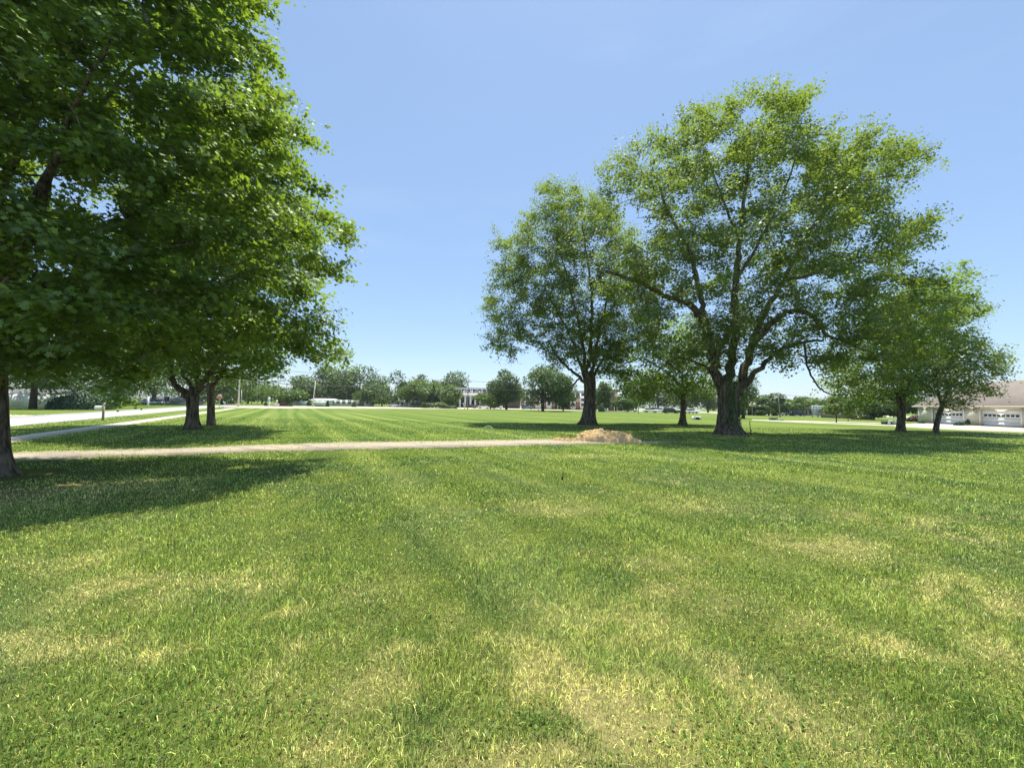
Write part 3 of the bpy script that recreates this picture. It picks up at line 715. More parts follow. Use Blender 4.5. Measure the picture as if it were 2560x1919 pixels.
# ---- young and distant trees
def blob_tree(name, label, x, top, hw, basey, Y, mat, shape='round', n=1500, leaf=None, trunk_top=None, group='distant trees beyond the field', lump=7, cat='tree', bmat=None, thin=False):
    rs = np.random.default_rng(int(x*13+top)); b = Vector((X_at(x, Y, basey), Y, 0)); ppm = F/Y; n = int(n*1.7)
    zt = AT(x, top, Y).z; R = hw/ppm; zb = trunk_top if trunk_top is not None else max(.3, zt*.12)
    root = empty(name, b, label, cat, group)
    tr = MB(); tz = zb+(zt-zb)*.7; r0 = .065 if thin else max(.12, .028*zt)
    tr.tube([(0, 0, -.1), (0, 0, zb), (rs.normal()*.1, 0, tz)], [r0*1.3, r0, r0*.3], 8)
    for k in range(7):
        a = rs.uniform(0, 6.28); s_ = zb+(tz-zb)*rs.uniform(0, .8)
        tr.tube([(0, 0, s_), (math.cos(a)*R*.35, math.sin(a)*R*.35, s_+R*.3), (math.cos(a)*R*.7, math.sin(a)*R*.7, s_+R*.55)], [r0*.45, r0*.3, r0*.1], 5)
    tr.build('trunk', bmat or M_BARKF, root, smooth=True)
    leaf = leaf or max(.2, Y*.0037)
    zc = (zt+zb)/2; hz = (zt-zb)/2
    cs = []
    if shape == 'cone':
        k = np.sqrt(rs.random(n)); h_ = zb+(zt-zb)*(1-k); rad = R*k*(.72+.28*np.abs(np.sin(h_*3.0/ max(.5,R)*2)))*np.sqrt(rs.uniform(.35, 1, n)); a = rs.uniform(0, 6.28, n)
        C = np.stack([np.cos(a)*rad, np.sin(a)*rad, h_-.12*rad], 1)
    else:
        nl = lump*2; L = []
        for i in range(nl):
            v = rs.normal(size=3); v /= np.linalg.norm(v); q = rs.uniform(.45, .74)
            L.append((v[0]*R*q, v[1]*R*q, zc+v[2]*hz*q*(.95 if v[2] > 0 else .9), rs.uniform(.30, .48)))
        L = np.array(L); j = rs.integers(0, nl, n); v = rs.normal(size=(n, 3)); v /= np.linalg.norm(v, axis=1, keepdims=True)
        q = rs.uniform(.55, 1.08, n)[:, None]*L[j, 3:4]
        C = L[j, :3]+v*q*np.array([R, R, hz*.92])
        lo, hi = np.percentile(C[:, 2], .5), np.percentile(C[:, 2], 99.7); C[:, 2] = zb+(C[:, 2]-lo)*(zt-zb)/(hi-lo)
        for ax in (0, 1): C[:, ax] *= R/np.percentile(np.abs(C[:, ax]), 97)
        C[:, 2] = np.maximum(C[:, 2], max(.12, zb*.8))
    outw = C-np.array([0, 0, zc*.8]); outw /= np.linalg.norm(outw, axis=1, keepdims=True)+1e-6
    Nn = rs.normal(size=(len(C), 3))*.55+outw*.8+np.array([0, 0, .4])
    V, Fc, K = leaves_arr(C, Nn, leaf*rs.uniform(.6, 1.4, len(C)), LEAF5, LEAF5_F)
    mesh_obj('crown', V, Fc, mat, root, attrs={'rnd': np.repeat(rs.random(len(C)), K)})
    return root

DT = 'deciduous_tree'
far = [
 (DT,'pale green round tree above the white fence, left of the leaning pole',706,965,52,1006,150,M_FARLIGHT,'round',2600),
 (DT,'medium round tree directly left of the leaning pole',765,940,46,1009,170,M_FARLEAF,'round',2600),
 (DT,'tall broad tree directly right of the leaning pole',830,917,62,1010,180,M_FARLEAF,'round',3800),
 (DT,'tall spreading tree with an open top, second right of the leaning pole',898,918,72,1010,185,M_FARLEAF,'round',4000),
 (DT,'low wide bushy tree reaching the ground left of the double crowned tree',955,958,58,1014,165,M_FARLEAF,'round',3200),
 (DT,'double crowned broad tree, its darker taller left half',1018,929,44,1013,170,M_FARLEAF,'round',3000),
 (DT,'rounded bright tree forming the right half of the double crown beside the spruce',1054,950,48,1014,160,M_FARLIGHT,'round',3000),
 ('spruce_tree','small blue green spruce left of the columned building',1083,962,24,1012,155,M_SPRUCE,'cone',1600),
 ('spruce_tree','low dark spruce at the foot of the double crowned tree',1041,988,20,1017,150,M_SPRUCE,'cone',900),
 (DT,'upright tree rising behind the left end of the columned building',1128,931,56,1014,215,M_FARLEAF,'round',3400),
 (DT,'dense low tree covering the left side of the white porch',1114,962,33,1016,150,M_FARLIGHT,'round',2600),
 (DT,'small bright leafy tree in front of the right end of the white porch',1226,979,36,1019,150,M_FARLIGHT,'round',1800),
 (DT,'tall slim crowned tree right of the white porch',1266,923,42,1021,140,M_FARLEAF,'round',3800),
 (DT,'dark wide tree in front of the brick wing, left of the broad silver maple',1357,912,66,1024,118,M_FARLEAF,'round',6500),
 (DT,'small round tree close behind the low limb of the broad silver maple',1408,966,28,1024,130,M_FARLEAF,'round',2000),
 (DT,'shrubby tree right of the broad silver maple trunk',1503,955,22,1023,135,M_FARLIGHT,'round',2200),
 (DT,'round shrub like tree right of the brick tower',1560,997,24,1024,140,M_FARLEAF,'round',1400),
 (DT,'dark tree behind the round shrub right of the brick tower',1590,940,44,1024,175,M_FARLEAF,'round',2600),
 (DT,'dark tree behind the parked white cars',1645,930,52,1025,185,M_FARLEAF,'round',2600),
 (DT,'dark tree hidden behind the small trunk between the silver maples',1715,950,50,1028,180,M_FARLEAF,'round',2400),
 (DT,'dark tree left behind the thick silver maple trunk',1770,965,40,1029,170,M_FARLEAF,'round',2200),
 (DT,'small bright tree peeping out right of the thick silver maple trunk',1858,920,30,1030,75,M_FARLIGHT,'round',2600),
 (DT,'smooth dome shaped tree between the two right hand utility poles',1922,983,30,1034,120,M_FARLEAF,'round',3400),
 (DT,'low bushy tree in front of the dome shaped tree',1903,1012,20,1034,115,M_FARLEAF,'round',1300),
 (DT,'light green tree left of the white gabled house',1980,995,25,1034,128,M_FARLIGHT,'round',1800),
 (DT,'dark tree behind the white gabled house',2004,991,16,1034,140,M_FARLEAF,'round',1100),
 (DT,'wide light green tree behind the white slatted sign',2052,996,50,1038,135,M_FARLIGHT,'round',3000),
 (DT,'dark rounded tree right behind the young lawn tree',2112,988,36,1040,110,M_FARLEAF,'round',2400),
 (DT,'dark bushy tree left of the green transformer box',2185,985,42,1045,85,M_FARLEAF,'round',3400),
 (DT,'dark bushy tree behind the upright maple trunk on the right',2262,960,40,1046,85,M_FARLEAF,'round',3000),
 # across the road on the left
 (DT,'dark tree with a visible trunk standing before the white fence',82,800,110,1019,52,M_FARLEAF,'round',9000),
 (DT,'dark tree behind the black bush across the road',195,830,110,1010,62,M_FARLEAF,'round',6000),
 (DT,'tall dark tree behind the mailbox across the road',290,820,100,1005,80,M_FARLEAF,'round',5000),
 (DT,'tall dark tree left of the forked maple across the road',385,830,100,1004,100,M_FARLEAF,'round',4500),
 (DT,'dark tree seen between the forked maple and the thin trunk',475,850,95,1003,115,M_FARLEAF,'round',4000),
 (DT,'mid green tree behind the stop sign',555,915,60,1003,125,M_FARLIGHT,'round',3000),
 (DT,'grey green tree behind the roadside utility poles',620,945,40,1004,170,M_FARLEAF,'round',2400),
 (DT,'thin grey tree right of the roadside utility poles',655,950,30,1004,190,M_FARLEAF,'round',900),
 (DT,'dark tree high behind the near maple trunk at the left edge',-30,780,110,1012,70,M_FARLEAF,'round',4000),
]
for (nm, lb, x, top, hw, by, Y, mt, shp, n) in far:
    tt = .5 if x < 560 and x > 100 else None
    if 'visible trunk' in lb: tt = 2.4
    if 'slim crowned' in lb or 'dark wide tree' in lb: tt = 2.2
    blob_tree(nm, lb, x, top, hw, by, Y, mt, shp, n, trunk_top=tt)
# horizon belt of trees far beyond everything, one object because it reads as one mass
rs = np.random.default_rng(77)
n = 26000; xa = rs.uniform(-900, 900, n); hh_ = 7+9*fbm(xa*.035, xa*0, 4, 61); dpt = 420+60*rs.random(n)
C = np.stack([xa, dpt, hh_*np.sqrt(rs.random(n))], 1)
Nn = rs.normal(size=(n, 3))*.6+np.array([0, -.6, .6])
V, Fc, K = leaves_arr(C, Nn, 2.0*rs.uniform(.6, 1.4, n), LEAF5, LEAF5_F)
tag(mesh_obj('woods', V, Fc, M_FARLEAF, attrs={'rnd': np.repeat(rs.random(n), K)}), 'low belt of distant woods along the horizon', 'woods', kind='stuff')

blob_tree('young_tree', 'young bright green tree with a thin dark trunk on the lawn beside the pale path', 2091, 990, 30, 1057, 60, M_FARLIGHT, 'round', 3800, leaf=.2, trunk_top=1.2, thin=True, group=None, lump=6)

def bush(label, x, y, Y, wpx, hpx, mat, n=700, dz=0.0, leaf=None, name='bush', flat=False, deep=None, group=None):
    rs = np.random.default_rng(int(x*7+y)); b = Vector((X_at(x, Y, y), Y, 0)); ppm = F/Y; R = wpx/ppm/2; Hh = hpx/ppm; D = deep or R
    a = rs.normal(size=(n, 3)); a[:, 2] = np.abs(a[:, 2]); a /= np.linalg.norm(a, axis=1, keepdims=True)
    if flat: a = np.sign(a)*np.abs(a)**.45
    q = rs.uniform(.82, 1.05, n)[:, None]
    C = a*q*np.array([R, D, Hh]); C[:, 2] *= (1+.12*np.sin(C[:, 0]*5/R)); C[:, 2] = np.maximum(C[:, 2], .03)
    nn = rs.normal(size=(n, 3))*.4+a
    V, Fc, K = leaves_arr(C, nn, (leaf or max(.05, Y*.003))*rs.uniform(.6, 1.4, n), LEAF5, LEAF5_F)
    o = mesh_obj(name, V, Fc, mat, attrs={'rnd': np.repeat(rs.random(n), K)}, loc=b)
    return tag(o, label, 'bush', group)
bush('large black green bush beside the white fence across the road', 205, 1022, 54, 120, 42, M_SPRUCE, 5000, leaf=.2)
bush('trimmed hedge with a yellow green top in front of the double crowned tree', 1088, 1017, 140, 66, 14, M_HEDGE, 2600, flat=True, deep=3, name='hedge')
bush('lower dark hedge right of the yellow topped hedge', 1131, 1018, 140, 22, 7, M_FARLEAF, 700, flat=True, deep=2, name='hedge')
bush('round clipped bush nearest the gap between the garage doors', 2412, 1063, 58.5, 17, 9, M_SPRUCE, 500, group='clipped bushes by the garages')
bush('round clipped bush left of the others by the garages', 2396, 1063, 57, 18, 9, M_SPRUCE, 500, group='clipped bushes by the garages')
bush('tall oval clipped bush between the garage doors', 2423, 1062, 59.5, 13, 17, M_SPRUCE, 600, group='clipped bushes by the garages')
bush('low dark bush at the left end of the garages', 2303, 1058, 64, 14, 6, M_SPRUCE, 300, group='clipped bushes by the garages')
bush('dark red flower bed by the white post beyond the field', 708, 1015, 120, 24, 9, M_RED, 700, deep=.8, name='flower_bed')
bush('yellow green shrub right of the red flower bed', 727, 1015, 120, 9, 8, M_HEDGE, 250)
bush('dark green shrub left of the white pillar lamp', 664, 1014, 121, 8, 9, M_FARLEAF, 250)
bush('upright shrub left of the white house porch', 773, 1013, 140, 11, 14, M_FARLIGHT, 400)
bush('low shrub row in front of the white fence, below the leaning pole', 802, 1016, 128, 26, 4, M_FARLEAF, 400, deep=1)
bush('upright dark shrub right of the white fence panels', 819, 1016, 128, 8, 15, M_FARLEAF, 350)
bush('rounded shrub left of the purple grey house', 885, 1014, 135, 11, 12, M_FARLEAF, 350)
bush('grey green bushes behind the silver car', 577, 1006, 140, 18, 10, M_FARLIGHT, 400)
bush('dark shrub row below the brown roofed house on the right', 2160, 1046, 84, 50, 7, M_FARLEAF, 900, deep=1.2)
bush('reddish flower bed below the brown roofed house', 2140, 1045, 83, 22, 3, M_RED, 500, deep=.7, name='flower_bed')
bush('dark red bush left of the garages behind the leaning tree', 2290, 1052, 75, 34, 16, M_RED, 900)
bush('low shrub beside the covered porch building on the right', 1938, 1034, 118, 12, 6, M_FARLEAF, 350)
bush('rounded bush left of the brick tower', 1504, 1023, 130, 16, 20, M_FARLEAF, 700)

# ================================================================ OBJECTS NEAR
# mulch pile
def pile():
    c0 = G(1500, 1103); ppm = F/c0.y; rs = np.random.default_rng(4); b = c0
    nx2, ny2 = 170, 70; Xs = np.linspace(-2.6, 2.2, nx2); Ys = np.linspace(-.75, 1.15, ny2); A_, B_ = np.meshgrid(Xs, Ys)
    def bp(cx, cy, rx, ry, h): 
        d2 = ((A_-cx)/rx)**2+((B_-cy)/ry)**2; return h*np.sqrt(np.clip(1-d2, 0, 1))
    Z = np.maximum.reduce([bp(-.02, .25, 1.08, .78, .50), bp(.85, .2, .86, .66, .45), bp(-.62, .15, .5, .55, .40), bp(-1.1, .05, .62, .45, .22), bp(.35, -.1, .8, .45, .34), bp(-1.7, 0, .6, .35, .12), bp(1.5, -.05, .55, .32, .12)])
    m = sstep(0, .05, Z)
    Z = Z+m*((fbm(A_*3.1, B_*3.1, 4, 2)-.5)*.36+(fbm(A_*11, B_*11, 3, 8)-.5)*.10+(fbm(A_*30, B_*30, 2, 8)-.5)*.03)
    Z = np.where(Z > .004, Z, -.02)
    V = np.stack([A_.ravel(), B_.ravel(), Z.ravel()], 1); ii = (np.arange(ny2-1)[:, None]*nx2+np.arange(nx2-1)[None]).ravel()
    root = empty('mulch_pile', b, 'pale tan heap of dried mulch and clippings at the end of the gravel drive', 'mulch pile')
    mesh_obj('heap', V, [np.stack([ii, ii+1, ii+nx2+1, ii+nx2], 1)], M_MULCH, root, smooth=True)
    idx = rs.choice(np.where(Z.ravel() > .02)[0], 9000); P = V[idx]+rs.normal(size=(9000, 3))*np.array([.02, .02, .006])
    Nn = rs.normal(size=(9000, 3))*.6+np.array([0, -.2, .8])
    tm = [(-.5, -.07), (.5, -.05), (.5, .05), (-.5, .07)]
    W, Fc, K = leaves_arr(P, Nn, .07*rs.uniform(.4, 1.6, 9000), tm, QUAD_F, 0)
    mesh_obj('straw_litter', W, Fc, M_STRAW, root, attrs={'rnd': np.repeat(rs.random(9000)**.6, K)})
    n = 1500; P = np.stack([-1.35+rs.normal(size=n)*.38, .15+rs.normal(size=n)*.16, .05+.24*rs.random(n)], 1)
    Nn = rs.normal(size=(n, 3))+np.array([0, 0, .5]); W, Fc, K = leaves_arr(P, Nn, .06*rs.uniform(.5, 1.5, n), LEAF5, LEAF5_F)
    mesh_obj('green_clippings', W, Fc, M_SILVER, root, attrs={'rnd': np.repeat(rs.random(n), K)})
pile()

# bent hose loop
q = G(1222, 1084); ppm = F/q.y
def hp(x, y, d): return AT(x, y, q.y+d)-q
pts = catmull([hp(1199,1084.5,-.1), hp(1208,1083,-.05), hp(1213,1078,0), hp(1209,1074,.02), hp(1211,1069,.03), hp(1219,1065.5,.03), hp(1228,1067,.02), hp(1232.5,1074,0), hp(1232,1080,-.03), hp(1225,1084,-.08)], 6)
mb = MB(); mb.tube(pts, [.022]*len(pts), 8)
tag(mb.build('hose', M_HOSE, None, True, loc=q), 'pale green bent hose loop standing up from the grass', 'hose')
# steel stake
q = G(1878, 1087); mb = MB(); tp = AT(1874, 1052, q.y)-q
mb.tube([(0, 0, -.2), tuple(tp)], [.028, .022], 6); mb.box(-.05, .05, -.012, .012, .25, .33)
tag(mb.build('steel_post', M_TPOST, loc=q), 'thin dark steel fence stake right of the thickest trunk', 'post')
q = G(1779, 1040); mb = MB(); tp = AT(1784, 1026, q.y)-q; mb.tube([(0, 0, -.2), tuple(tp)], [.04, .03], 6)
# marker in the grass
q = G(1405, 1199); mb = MB(); a = AT(1409, 1181, q.y)-q; m_ = AT(1407, 1190, q.y)-q
mb.tube([(0, 0, -.05), tuple(m_), tuple(a)], [.011, .010, .008], 8); mb.tube([tuple(Vector((0,0,0))), tuple(m_*.9)], [.024, .018], 8)
tag(mb.build('pipe_marker', M_BLACK, loc=q), 'small black pipe stub sticking out of the mown grass', 'marker')
# ivy on the thick trunk
def ivy():
    b = G(1820, 1086); rs = np.random.default_rng(3); n = 1000; a = rs.uniform(-2.4, .6, n)
    side = rs.random(n) < .45; a = np.where(side, rs.normal(-.05, .22, n), rs.normal(-1.75, .28, n))
    z = np.where(side, rs.uniform(.2, 2.6, n), rs.uniform(.6, 5.0, n)); fl = 1+.55*np.exp(-z/.5)
    r = .66*fl+rs.uniform(0, .10, n); C = np.stack([np.cos(a)*r, np.sin(a)*r, z], 1); Nn = np.stack([np.cos(a), np.sin(a), np.full(n, .2)], 1)+rs.normal(size=(n, 3))*.35
    V, Fc, K = leaves_arr(C, Nn, .09*rs.uniform(.6, 1.4, n), LEAF5, LEAF5_F)
    o = mesh_obj('ivy', V, Fc, M_FARLEAF, attrs={'rnd': np.repeat(rs.random(n), K)}, loc=b)
    tag(o, 'dark ivy climbing the thickest trunk on the right', 'ivy')
ivy()

# mailbox across the road verge
q = G(257, 1051); ppm = F/q.y
root = empty('mailbox', q, 'white mailbox on a weathered wooden post between road and pavement', 'mailbox')
zt = AT(257, 1006, q.y).z
MB().box(-.05, .05, -.05, .05, -.2, zt).build('post', M_WOODP, root)
zb = AT(250, 1022, q.y).z; w_ = 18/ppm
mb = MB(); prof = [(-.1, 0), (.1, 0), (.1, .14), (.07, .2), (0, .225), (-.07, .2), (-.1, .14)]
mb.prismx([(a, z+zb) for a, z in prof], -w_-.06, -.06); mb.build('box', M_WHITE, root)
MB().box(-w_*.95, .055, -.045, .045, zb-.045, zb-.003).build('bracket', M_WOODP, root)

# utility boxes etc.
def ubox(name, label, x, y, wpx, hpx, mat, panel=None, lid=None, depth=.8, cat='utility box'):
    q = G(x, y); ppm = F/q.y; W = wpx/ppm/2; Hh = hpx/ppm
    r_ = empty(name, q, label, cat)
    MB().box(-W, W, 0, depth, 0, Hh*.86).build('cabinet', mat, r_)
    MB().box(-W*1.06, W*1.06, -.04, depth+.04, Hh*.862, Hh).build('lid', lid or mat, r_)
    if panel: MB().box(-W*.62, W*.45, -.03, -.003, Hh*.12, Hh*.74).build('panel', panel, r_)
ubox('utility_box', 'low white utility box with a dark panel between the two right hand trunks', 1745, 1049, 19, 9, M_WHITE, M_DARK)
ubox('transformer_box', 'dark green transformer box beside the upright maple on the right', 2223, 1061, 14, 8, M_GREENP, M_WHITE)
ubox('utility_box', 'pale green utility cabinet right of the dark green transformer box', 2238, 1061, 8, 12, simple('pale_green_paint', (.42, .50, .42), .6))
ubox('utility_box', 'small olive green utility box at the start of the pale path', 1937, 1050, 15, 7, simple('olive_paint', (.14, .20, .12), .6))
ubox('utility_box', 'grey utility lid low in the grass right of the olive box', 1953, 1051, 11, 3, M_METAL)
ubox('sign_cabinet', 'plain white box sign right of the thickest trunk', 1861, 1037, 13, 10, M_WHITE, depth=.3, cat='sign')

# white slatted sign
q = G(2045, 1043); ppm = F/q.y
root = empty('slatted_sign', q, 'tall white sign of ten horizontal panels on three posts beyond the path', 'sign', rz=math.radians(-8))
wd = 25/ppm; zt = AT(2045, 1013, q.y).z; z0 = .35
for i, x in enumerate((-wd/2, 0, wd/2)): MB().box(x-.09, x+.09, -.06, .14, -.2, zt).build('post', M_GRAYSIDE, root)
hh_ = (zt-z0)/5
for i in range(5):
    for s_ in (-1, 1):
        MB().box(min(s_*.06, s_*wd/2), max(s_*.06, s_*wd/2), 0, .035, z0+i*hh_+.12, z0+(i+1)*hh_-.06).build('panel', M_SIGNW, root)

# small yard signs
def yard(label, x, y, wpx, hpx, center=True):
    q = G(x, y); ppm = F/q.y; W = wpx/ppm/2; Hh = hpx/ppm; r_ = empty('yard_sign', q, label, 'sign')
    for s_ in (-1, 1): MB().box(s_*W*.9-.03, s_*W*.9+.03, .0, .06, -.1, Hh).build('leg', M_WHITE, r_)
    MB().box(-W, W, -.04, -.003, Hh*.2, Hh).build('board', M_SIGNW, r_)
    MB().box(-W*.45, W*.35, -.055, -.043, Hh*.35, Hh*.8).build('panel', M_GRAYSIDE, r_)
yard('white yard sign with a grey square beyond the field near the brick tower', 1551, 1029, 12, 9)
q = G(1491, 1027); r_ = empty('meter_post', q, 'dark post carrying a white box right beside the broad silver maple trunk', 'post')
MB().box(-.12, .12, 0, .2, 0, AT(1491, 1013, q.y).z).build('post', M_BLACK, r_)
MB().box(-.3, .3, -.03, .3, AT(1491, 1012.8, q.y).z, AT(1491, 1006, q.y).z).build('box', M_SIGNW, r_)

# stop sign
Y = 66; q = Vector((X_at(549, Y, 992), Y, 0)); r_ = empty('stop_sign', q, 'red octagonal stop sign at the road corner on the left', 'sign')
zc = AT(549, 992, Y).z
MB().box(-.03, .03, .02, .07, -.1, zc+.3).build('post', M_METAL, r_)
o8 = [(.42*math.cos(math.radians(22.5+45*k)), zc+.42*math.sin(math.radians(22.5+45*k))) for k in range(8)]
i8 = [(a*.92, zc+(b-zc)*.92) for a, b in o8]
MB().prism(o8, 0, .015).build('border', M_WHITE, r_); pl_ = MB().prism(i8, -.008, -.003).build('face', M_STOP, r_)
fc = bpy.data.curves.new('lettering', 'FONT'); fc.body = 'STOP'; fc.size = .33; fc.align_x = 'CENTER'; fc.align_y = 'CENTER'; fc.extrude = .003
fo = bpy.data.objects.new('lettering', fc); col.objects.link(fo); fc.materials.append(M_WHITE)
dg = bpy.context.evaluated_depsgraph_get(); me = bpy.data.meshes.new_from_object(fo.evaluated_get(dg)); bpy.data.objects.remove(fo)
lo = bpy.data.objects.new('lettering', me); col.objects.link(lo); lo.parent = pl_; lo.rotation_euler = (math.radians(90), 0, 0); lo.location = (0, -.014, zc)

# ---- fences
def fence(label, P0, P1, h, mat, bay=2.4, name='fence'):
    d = P1-P0; L = d.length; a = math.atan2(d.y, d.x); r_ = empty(name, P0, label, 'fence', rz=a)
    n = max(1, round(L/bay)); b = L/n
    for i in range(n):
        MB().box(i*b+.07, (i+1)*b-.07, -.02, .02, .05, h).build('panel', mat, r_)
    for i in range(n+1):
        mb = MB(); mb.box(i*b-.065, i*b+.065, -.065, .065, -.1, h+.08); mb.box(i*b-.08, i*b+.08, -.08, .08, h+.083, h+.12)
        mb.build('post', mat, r_)
Yf = 52
fence('tall solid white fence behind the dark tree across the road at left', Vector((X_at(-330, 46, 1000), 46, 0)), Vector((X_at(172, 60, 1000), 60, 0)), 1.85, M_WHITE)
fence('long low white fence beyond the field behind the flower bed', Vector((X_at(690, 150, 1005), 150, 0)), Vector((X_at(766, 150, 1005), 150, 0)), 1.5, M_WHITE, 4)
fence('bright white solid fence right of the leaning pole', Vector((X_at(782, 145, 1005), 145, 0)), Vector((X_at(815, 145, 1005), 145, 0)), 1.7, M_WHITE, 4)

# ---- buildings
def windows(r_, specs, y, frame=M_WHITE, d=.05):
    for (x, z, w_, h_) in specs:
        mb = MB(); t_ = .12
        mb.box(x-w_/2-t_, x-w_/2, y-d, y-.003, z-t_, z+h_+t_); mb.box(x+w_/2, x+w_/2+t_, y-d, y-.003, z-t_, z+h_+t_)
        mb.box(x-w_/2, x+w_/2, y-d, y-.003, z+h_, z+h_+t_); mb.box(x-w_/2, x+w_/2, y-d, y-.003, z-t_, z)
        fr = mb.build('window', frame, r_)
        MB().box(x-w_/2+.004, x+w_/2-.004, y-d*.6, y-.004, z+.004, z+h_-.004).build('pane', M_GLASS, fr)

def garage_house():
    A0 = Vector((65.2, 52, 0)); dirv = Vector((2.4, 14, 0)).normalized(); a = math.atan2(dirv.y, dirv.x)
    # local x runs along the wall away from the viewer, local -y... outward side faces the camera
    r_ = empty('garage_house', A0, 'long house with two white garage doors and a brown shingle roof at the right edge', 'house', rz=a)
    e = 2.75; ridge = 6.75; x0, x1 = -16, 17; dep = 8.2
    # local +y points away to the left (towards camera side) -> building lies at negative y
    mb = MB()
    mb.box(x0, .35, -2*dep, 0, 0, e-.02); mb.box(.35, 5.75, -2*dep, -.25, 0, e-.02); mb.box(5.75, 8.35, -2*dep, 0, 0, e-.02)
    mb.box(8.35, 13.85, -2*dep, -.25, 0, e-.02); mb.box(13.85, x1-.4, -2*dep, 0, 0, e-.02)
    mb.box(.35, 5.75, -.25, 0, 2.32, e-.02); mb.box(8.35, 13.85, -.25, 0, 2.32, e-.02)
    mb.prismx([(-.02, e-.02), (-2*dep+.02, e-.02), (-dep, ridge-.2)], x0+.3, x1-.45)
    mb.build('wall', M_BEIGESIDE, r_)
    rf = MB().prismx([(.5, e-.12), (.5, e+.08), (-dep, ridge), (-2*dep-.5, e+.08), (-2*dep-.5, e-.12), (-dep, ridge-.19)], x0, x1).build('roof', M_SHINGLE, r_)
    MB().box(x0, x1, .503, .60, e-.18, e+.04).build('gutter', M_TRIM, rf)
    for xa_ in (.35, 8.35):
        mb = MB(); W = 5.4
        for k in range(4):
            z0_ = .02+k*.575
            mb.box(xa_+.04, xa_+W-.04, -.245, -.17, z0_, z0_+.560)
        dr_ = mb.build('garage_door', M_GARAGE, r_)
        for k in range(8):
            xx = xa_+.38+k*(W-.55)/8
            MB().box(xx, xx+.42, -.167, -.155, 1.35, 1.63).build('window', M_DARK, dr_)
        MB().box(xa_-.14, xa_-.003, -.1, .03, 0, 2.5).build('trim', M_WHITE, r_); MB().box(xa_+W+.003, xa_+W+.14, -.1, .03, 0, 2.5).build('trim', M_WHITE, r_)
    # roof vents
    for (xv, f_) in ((4.5, .72), (-5, .6)):
        yv = .5-(dep+.5)*f_; zv = e+.08+(ridge-e-.08)*f_
        MB().tube([(xv, yv, zv-.1), (xv, yv, zv+.28)], [.09, .09], 10).build('vent_pipe', M_DARK, rf)
garage_house()

def columned():
    Y = 190; r_ = empty('apartment_building', Vector((X_at(1170, Y, 1010), Y, 0)), 'grey roofed building with a white columned two storey porch far beyond the field', 'building')
    k = F/Y; X = lambda px: (px-1170)/k
    def Z(py): return AT(1170, py, Y).z
    xl, xr = X(1080), X(1300)
    MB().box(xl, xr, 1.5, 14, 0, Z(982)).build('wall', M_RECESS, r_)  # dark taupe puts the shade of the porch recess into the wall colour
    rf = MB().prismx([(1.2, Z(982)+.003), (14.4, Z(982)+.003), (12.6, Z(968)), (3.0, Z(968))], xl-.3, xr+.3).build('roof', M_GRAYSH, r_)
    MB().box(X(1086), X(1240), -2.2, 1.49, Z(989.5), Z(983.5)).build('balcony', M_WHITE, r_)
    for px in (1088, 1093, 1151, 1164, 1177, 1189, 1201, 1214, 1228):
        mb = MB(); mb.box(X(px)-.42, X(px)+.42, -2.1, -1.45, 0, Z(989.5)-.003); mb.box(X(px)-.5, X(px)+.5, -2.25, -1.3, 0.003, .6); mb.build('column', M_WHITE, r_)
    for px in (1093, 1160, 1180, 1199, 1219, 1238):
        MB().box(X(px)-.2, X(px)+.2, -2.0, -1.6, Z(983.5)+.003, Z(977)).build('upper_column', M_WHITE, r_)
    mb = MB()
    for px in range(1090, 1240, 4): mb.box(X(px)-.05, X(px)+.05, -2.1, -2.0, Z(983.5)+.003, Z(981)-.003)
    mb.box(X(1088), X(1240), -2.12, -1.98, Z(981), Z(981)+.12); mb.build('railing', M_WHITE, r_)
    windows(r_, [(X(px), Z(979.5), 1.5, 1.5) for px in (1090, 1156, 1170, 1184, 1198, 1210, 1224, 1240, 1256)], 1.55)
    for px in (1157, 1170, 1183, 1195, 1208, 1221): MB().box(X(px)-1.0, X(px)+1.0, 1.4, 1.49, .1, 3.2).build('recess_shade', M_DARK, r_)  # near-black panels paint the deep shade behind the porch columns
columned()

